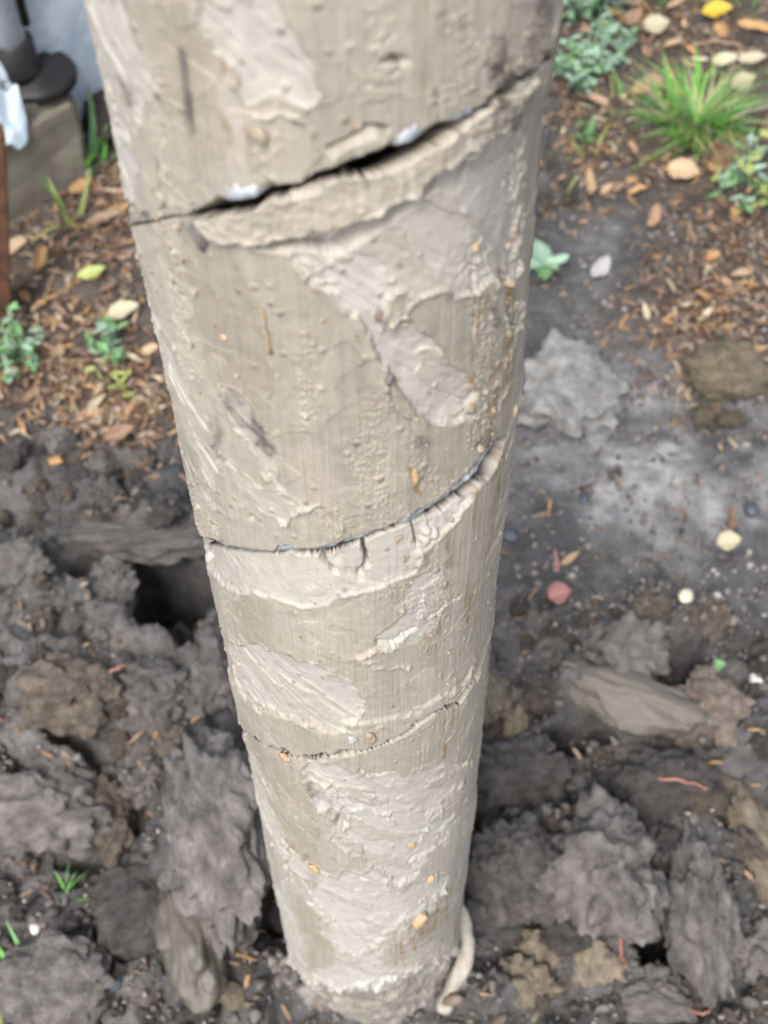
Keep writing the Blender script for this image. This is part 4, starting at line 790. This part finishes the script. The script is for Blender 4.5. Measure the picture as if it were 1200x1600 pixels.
twig([(960, 1480), (964, 1510), (970, 1530)], .0011, M_ROOT, 'short pink root hanging down the foot of the big grey lump', 'root', 'root', .02); twig([(1070, 1582), (1095, 1592), (1112, 1576)], .0012, M_ROOT, 'forked pink root at the bottom edge', 'root', 'root', .008)
twig([(740, 1170), (762, 1215), (775, 1260)], .0022, M_TAN, 'brown root leaning beside the right of the auger', 'root', 'root', .01)
def pebble(px_, py_, s_, mat, label, seed):
    p = at(px_, py_); a = s_ * mpp(px_, py_) / 2; v, f = ico(3); v = v * (1 + .18 * fbm3(v * 1.3 + seed, seed, 2)[:, None]) * np.array([1, .8, .55]); o = link('pebble', mesh_arrays('pebble', v, f, mat, True), None, (p[0], p[1], p[2] + a * .35)); o.scale = (a, a, a); o.rotation_euler = (.1, .1, seed); tag(o, label, 'pebble')
M_CRM = noise_mat('cream_pebble', (.6, .53, .4), (.75, .7, .58), 60, (.3, .5), .1); M_BLUE = noise_mat('blue_grey_stone', (.04, .048, .06), (.085, .1, .125), 60, (.3, .5), .2)
pebble(1070, 937, 28, M_CRM, 'round cream pebble alone on grey mud at right', 1); pebble(56, 1452, 20, M_PEB, 'white pebble left of the other white one at bottom left', 2); pebble(168, 1499, 18, M_PEB, 'white pebble nearest the long smooth clod', 3)
pebble(912, 782, 22, M_BLUE, 'blue-grey pebble on the pale mud beside the auger', 4); pebble(1172, 798, 28, M_BLUE, 'flat blue-grey pebble near the right edge', 5); pebble(798, 840, 28, M_BLUE, 'blue-grey pebble closest to the auger', 6); pebble(180, 1540, 26, M_BLUE, 'blue-grey pebble between clods at bottom left', 7)
pebble(365, 1560, 44, M_TAN, 'tan pebble left of the auger foot', 8); pebble(1008, 1196, 20, M_PEB, 'pale pebble at the lower edge of the smooth clay slab', 9); pebble(1186, 1062, 34, M_PEB, 'pale bluish pebble on the right edge', 10); pebble(745, 870, 14, M_CRM, 'tiny cream pebble hidden by the auger edge', 11) if False else None

# ------------------------------------------------------------------ grass and weeds
def blade_mesh(name, mat, seed, n=7, width=.035, bend=.5):
    V = []; Fq = []
    for i in range(n + 1):
        t_ = i / n; x = bend * t_ * t_; z = t_ * (1 - .25 * bend * t_); w_ = width * (1 - t_) ** .7 * (.6 + .4 * min(1, t_ * 5)) + .002
        V += [(x, -w_, z), (x + .3 * w_, 0, z - .3 * w_), (x, w_, z)]
    for i in range(n): a = i * 3; Fq += [[a, a + 1, a + 4, a + 3], [a + 1, a + 2, a + 5, a + 4]]
    return mesh_py(name, V, Fq, mat)
BL = {k: [blade_mesh('blade', LM[k], i, 7, .03 + .01 * (i % 3), .25 + .3 * i) for i in range(4)] for k in ('fresh', 'olive', 'sage', 'green', 'lime', 'straw')}
def tuft(px_, py_, n, hpx, cols, label, spread=.45, lean=.6, name='grass_tuft', cat='grass', wide=1.0):
    p = at(px_, py_); m = mpp(px_, py_); t = tag(empty(name, p), label, cat, None); hh_ = hpx * m
    for k in range(n):
        o = link('blade', BL[cols[RNG.integers(len(cols))]][RNG.integers(4)], t); s_ = hh_ * RNG.uniform(.55, 1.15); o.scale = (s_, s_ * wide, s_); a = RNG.uniform(0, 6.3); rr_ = hh_ * spread * RNG.random() ** .6
        o.location = (rr_ * math.cos(a), rr_ * math.sin(a), -.004); o.rotation_euler = (RNG.normal(0, .25), RNG.uniform(0, lean), a + RNG.normal(0, .6))
    return t
tuft(1085, 198, 260, 90, ['fresh', 'fresh', 'fresh', 'green', 'fresh', 'lime', 'straw'], 'biggest bright green grass tuft at the upper right', .55, .42, wide=.55)
tuft(1095, 235, 46, 56, ['olive', 'lime', 'fresh'], 'yellow-olive grass drooping below the biggest tuft', .9, 1.1); tuft(968, 168, 26, 44, ['fresh', 'lime'], 'small lime-green grass patch left of the biggest tuft', .9, 1.2)
tuft(928, 252, 22, 50, ['olive', 'lime'], 'straw-yellow grass sprout above the dark hollow', .7, 1.2); tuft(140, 262, 12, 105, ['fresh', 'green'], 'tall thin grass blades beside the end of the concrete block', .25, .5, wide=1.6)
tuft(112, 345, 7, 85, ['fresh', 'lime'], 'few long grass blades in litter in front of the concrete block', .2, .5, wide=1.8); tuft(22, 1545, 26, 80, ['fresh', 'lime', 'green'], 'bright grass in the bottom left corner', .5, 1.1, wide=1.8)
tuft(100, 1400, 6, 52, ['green', 'fresh'], 'small dark green grass sprig on the clods at lower left', .4, .9, wide=1.6); tuft(1165, 12, 30, 50, ['fresh', 'olive'], 'green grass at the very top right corner', .8, .9); tuft(60, 1515, 7, 40, ['fresh'], 'short grass blades just right of the corner grass', .5, .8, wide=1.6)
def stem_mesh(L_, mat): v, f = tube_arrays([(0, 0, 0), (.03 * L_, .02 * L_, .5 * L_), (.08 * L_, 0, L_)], [.0012, .001, .0006], 6); return mesh_py('stem', v, f, mat)
WL = {k: [leaf_mesh('leaf', LM[k], r_, .5, 80 + i, 5, 2, .6) for i, r_ in enumerate((.28, .4, .55))] for k in ('sage', 'green', 'lime')}
def weed(px_, py_, nst, per, hpx, lpx, cols, label, spread=.5, lean=.7):
    p = at(px_, py_); m = mpp(px_, py_); t = tag(empty('weed_plant', p), label, 'weed'); sm_ = stem_mesh(hpx * m, LM[cols[0]])
    for k in range(nst):
        a = RNG.uniform(0, 6.3); ln = RNG.uniform(.1, lean); s_ = RNG.uniform(.6, 1.1); base = np.array([math.cos(a), math.sin(a), 0]) * hpx * m * spread * RNG.random()
        st = link('stem', sm_, t, base); st.scale = (1, 1, s_); st.rotation_euler = (0, ln, a); Rm = np.array(Matrix.Rotation(a, 3, 'Z') @ Matrix.Rotation(ln, 3, 'Y'))
        for j in range(per):
            u = (j + 1) / per; o = link('leaf', WL[cols[RNG.integers(len(cols))]][RNG.integers(3)], t); q = base + Rm @ np.array([.08 * u * u, 0, u * s_]) * 1.0 * np.array([hpx * m] * 3); ls = lpx * m * RNG.uniform(.7, 1.2); b = RNG.uniform(0, 6.3)
            el = RNG.uniform(-.2, .7); d = np.array([math.cos(b) * math.cos(el), math.sin(b) * math.cos(el), math.sin(el)]); o.location = [float(c) for c in q + d * ls * .45]; o.scale = (ls, ls, ls); o.rotation_euler = (RNG.normal(0, .3), -el, b)
    return t
weed(912, 120, 26, 10, 66, 20, ['sage', 'sage', 'green'], 'largest sage-green leafy weed along the right of the auger top', .9); weed(905, 30, 20, 9, 66, 20, ['sage', 'green'], 'sage-green weed at the top edge next to the auger', .8)
weed(960, 5, 8, 6, 44, 22, ['green', 'sage'], 'green leafy weed at the top edge right of the sage one', .8); weed(1035, 5, 8, 5, 40, 20, ['sage', 'green'], 'low grey-green weed at the top edge left of the yellow leaf', 1.1)
weed(1172, 310, 12, 6, 70, 28, ['sage', 'green', 'lime'], 'leafy grey-green weed on the right edge below the brown leaves', .7); weed(28, 560, 18, 9, 60, 17, ['green', 'sage'], 'feathery green weed at the left edge', .7)
weed(180, 556, 6, 5, 44, 26, ['green', 'sage'], 'small leafy green weed in the litter close to the auger', .5); weed(180, 612, 5, 3, 32, 24, ['lime'], 'lime-green seedlings in the orange litter', 1.2); weed(920, 222, 3, 4, 30, 22, ['green'], 'tiny green seedling above the straw-yellow sprout', .4)
sd_ = tag(empty('seedling', at(848, 432)), 'blue-green seedling with rounded leaves alone on the dark mud', 'seedling'); m_ = mpp(848, 432)
link('stem', stem_mesh(.012, LM['green']), sd_)
for a, l_ in ((0.2, 34), (1.7, 42), (3.2, 36), (4.6, 36), (5.6, 22)):
    o = link('leaf', WL['sage' if a < 4 else 'green'][2], sd_); s_ = l_ * m_ * 1.2; o.scale = (s_, s_ * 1.1, s_); o.rotation_euler = (0, -.2, a); o.location = (math.cos(a) * s_ * .5, math.sin(a) * s_ * .5, .014)

# ------------------------------------------------------------------ clay strip curling beside the auger foot
def clay_strip():
    p0 = at(692, 1588); q = [p0 + np.array([0, 0, .006])]
    for (a, b, h_) in ((697, 1565, .010), (712, 1535, .014), (726, 1505, .020), (731, 1475, .030), (726, 1445, .042), (716, 1418, .055), (708, 1395, .066)):
        q.append(flat_at(a, b, h_) if False else flat_at(a, b, h_ + p0[2]))
    q = np.array(q); t0 = np.linspace(0, len(q) - 1, 60); Pp = np.stack([np.interp(t0, range(len(q)), q[:, k]) for k in range(3)], -1)
    for _ in range(3): Pp[1:-1] = (Pp[:-2] + 2 * Pp[1:-1] + Pp[2:]) / 4
    rad_ = .0047 * np.interp(np.linspace(0, 1, 60), [0, .05, .3, .8, 1], [.8, 1, 1.05, .9, .5]); v, f = tube_arrays(Pp, rad_, 16); c0 = np.repeat(Pp, 16, 0); k = len(c0); d = v[:k] - c0; v[:k] = c0 + d * (1 + .15 * fbm3(v[:k] * 260, 3, 3)[:, None] + .10 * np.sin(np.arange(k) % 16 * .8 + np.arange(k) // 16 * .35)[:, None])
    tag(link('clay_strip', mesh_py('clay_strip', v, f, noise_mat('strip_clay', (.24, .215, .18), (.36, .33, .285), 300, (.5, .75), .5, 700))), 'pale twisted strip of clay curling down beside the right foot of the auger', 'clay strip')
clay_strip()

# ------------------------------------------------------------------ concrete block, wall, pipe, stake, plastic at the upper left
M_CONC = noise_mat('wet_concrete', (.15, .135, .105), (.27, .25, .205), 25, (.25, .5), .4, 160, c3=(.34, .33, .3)); M_WALL = noise_mat('blue_white_paint', (.34, .41, .5), (.62, .68, .74), 30, (.25, .5), .3, 60)
M_BLACK = noise_mat('black_plastic', (.008, .007, .008), (.02, .016, .017), 40, (.35, .6), .1, spec=.4); M_BROWN = noise_mat('brown_plastic', (.03, .02, .02), (.05, .035, .034), 40, (.25, .45), .1); M_GALV = noise_mat('pale_metal', (.5, .56, .64), (.66, .72, .8), 30, (.2, .4), .05)
M_RUST = noise_mat('rusty_iron', (.045, .022, .012), (.12, .055, .028), 60, (.6, .85), .5, 260); M_PLAS = noise_mat('white_plastic_film', (.55, .66, .74), (.68, .77, .83), 30, (.25, .45), .1)
A = flat_at(22, 342); B = flat_at(152, 262); ax = _n((B - A) * np.array([1, 1, 0])); rz = math.atan2(ax[1], ax[0]); Lb = np.linalg.norm(B - A)
blk = tag(empty('concrete_block', A, rz), 'low wet concrete footing block at the upper left under a dark pipe base', 'concrete block')
def bevel_box(name, dims, mat, parent, off=.004, rough=.0015):
    bm = bmesh.new(); box_bm(bm, *dims); bmesh.ops.bevel(bm, geom=bm.edges[:], offset=off, segments=2, affect='EDGES'); bmesh.ops.subdivide_edges(bm, edges=bm.edges[:], cuts=5, use_grid_fill=True)
    for v in bm.verts: n_ = float(n3(np.array([v.co[:]]) * 60, 3)[0]); v.co += Vector((n_, n_ * .7, n_)) * rough
    me = bpy.data.meshes.new(name); bm.to_mesh(me); bm.free(); me.materials.append(mat); return link(name, me, parent)
BH = .088
_e = lambda px_, py_: (flat_at(px_, py_, BH))
wl = _e(100, 90); wloc = np.array([wl[0], wl[1], 0])
wall = tag(empty('painted_wall', A, rz), 'blue-white painted wall behind the concrete block at the top left', 'wall')
ca, sa = math.cos(rz), math.sin(rz); ly = -(wloc[0] - A[0]) * sa + (wloc[1] - A[1]) * ca
bevel_box('footing', (-.30, Lb, 0, max(.12, ly - .003), -.03, BH), M_CONC, blk, .012, .003)
bevel_box('wall_face', (-1.2, Lb + .10, ly, ly + .16, -.05, 1.4), M_WALL, wall, .004, .003)
fb = _e(52, 122); dp = tag(empty('downpipe', (fb[0], fb[1], BH), rz), 'pale metal downpipe in a black collar and dark flared foot on the concrete block', 'pipe')
def lathe(name, prof, mat, parent, n=28, loc=(0, 0, 0)):
    V = [(r_ * math.cos(2 * math.pi * k / n), r_ * math.sin(2 * math.pi * k / n), z_) for r_, z_ in prof for k in range(n)]; Fq = [[i * n + k, i * n + (k + 1) % n, (i + 1) * n + (k + 1) % n, (i + 1) * n + k] for i in range(len(prof) - 1) for k in range(n)]
    Fq += [list(range(n))[::-1], [(len(prof) - 1) * n + k for k in range(n)]]; return link(name, mesh_py(name, V, Fq, mat), parent, loc)
lathe('flared_foot', [(.040, -.004), (.041, .003), (.038, .008), (.027, .010), (.022, .016)], M_BLACK, dp); lathe('collar', [(.0215, .014), (.022, .018), (.0195, .024), (.019, .046), (.0165, .048)], M_BLACK, dp, loc=(-.012, 0, 0)); lathe('pipe', [(.0155, .04), (.0155, .8)], M_GALV, dp, loc=(-.014, 0, 0))
lathe('pipe_seam', [(.004, .06), (.004, .8)], M_BLACK, dp, 10, (.0, -.012, 0))
sp = flat_at(6, 482); _tr = ray(-5, 236); _tp = CAM + _tr * ((sp[1] + .01 - CAM[1]) / _tr[1]); _dv = Vector(_tp - sp)
sk = tag(empty('rusty_stake', sp, 0), 'dark rusty iron stake on the left edge in front of the concrete block', 'stake'); sk.rotation_mode = 'QUATERNION'; sk.rotation_quaternion = _dv.to_track_quat('Z', 'Y')
bevel_box('stake_bar', (-.011, .011, -.006, .006, -.05, _dv.length + .02), M_RUST, sk, .0015, .001)
def plastic(px_, py_, z_, sx, sy, seed, label):
    c0 = flat_at(px_, py_, z_); V = []; Fq = []; n = 16
    for s_ in (0, 1):
        for i in range(n + 1):
            for j in range(n + 1):
                u, v = i / n * 2 - 1, j / n * 2 - 1; e = 1 - .22 * n2(np.array([u * 1.5 + seed]), np.array([v * 1.5]), seed)[0]; d_ = n2(np.array([u * 2 + seed]), np.array([v * 2]), seed + 1)[0] * .012 + .01 * u * v
                V.append((u * sx * e * math.sqrt(max(.02, 1 - v * v * .45)), v * sy * e * math.sqrt(max(.02, 1 - u * u * .4)) + .3 * d_, d_ - .0007 * s_ + v * .012))
    for s_ in (0, 1):
        for i in range(n):
            for j in range(n): a = s_ * (n + 1) ** 2 + i * (n + 1) + j; q = [a, a + n + 1, a + n + 2, a + 1]; Fq.append(q if s_ == 0 else q[::-1])
    o = link('plastic_scrap', mesh_py('plastic_scrap', V, Fq, M_PLAS), None, c0); o.rotation_euler = (.35, .1, rz + .3); tag(o, label, 'plastic scrap')
plastic(8, 196, BH + .010, .027, .017, 5, 'white plastic scrap lying on the front edge of the concrete block'); plastic(-8, 110, BH + .03, .017, .026, 9, 'pale blue plastic scrap left of the dark pipe foot')
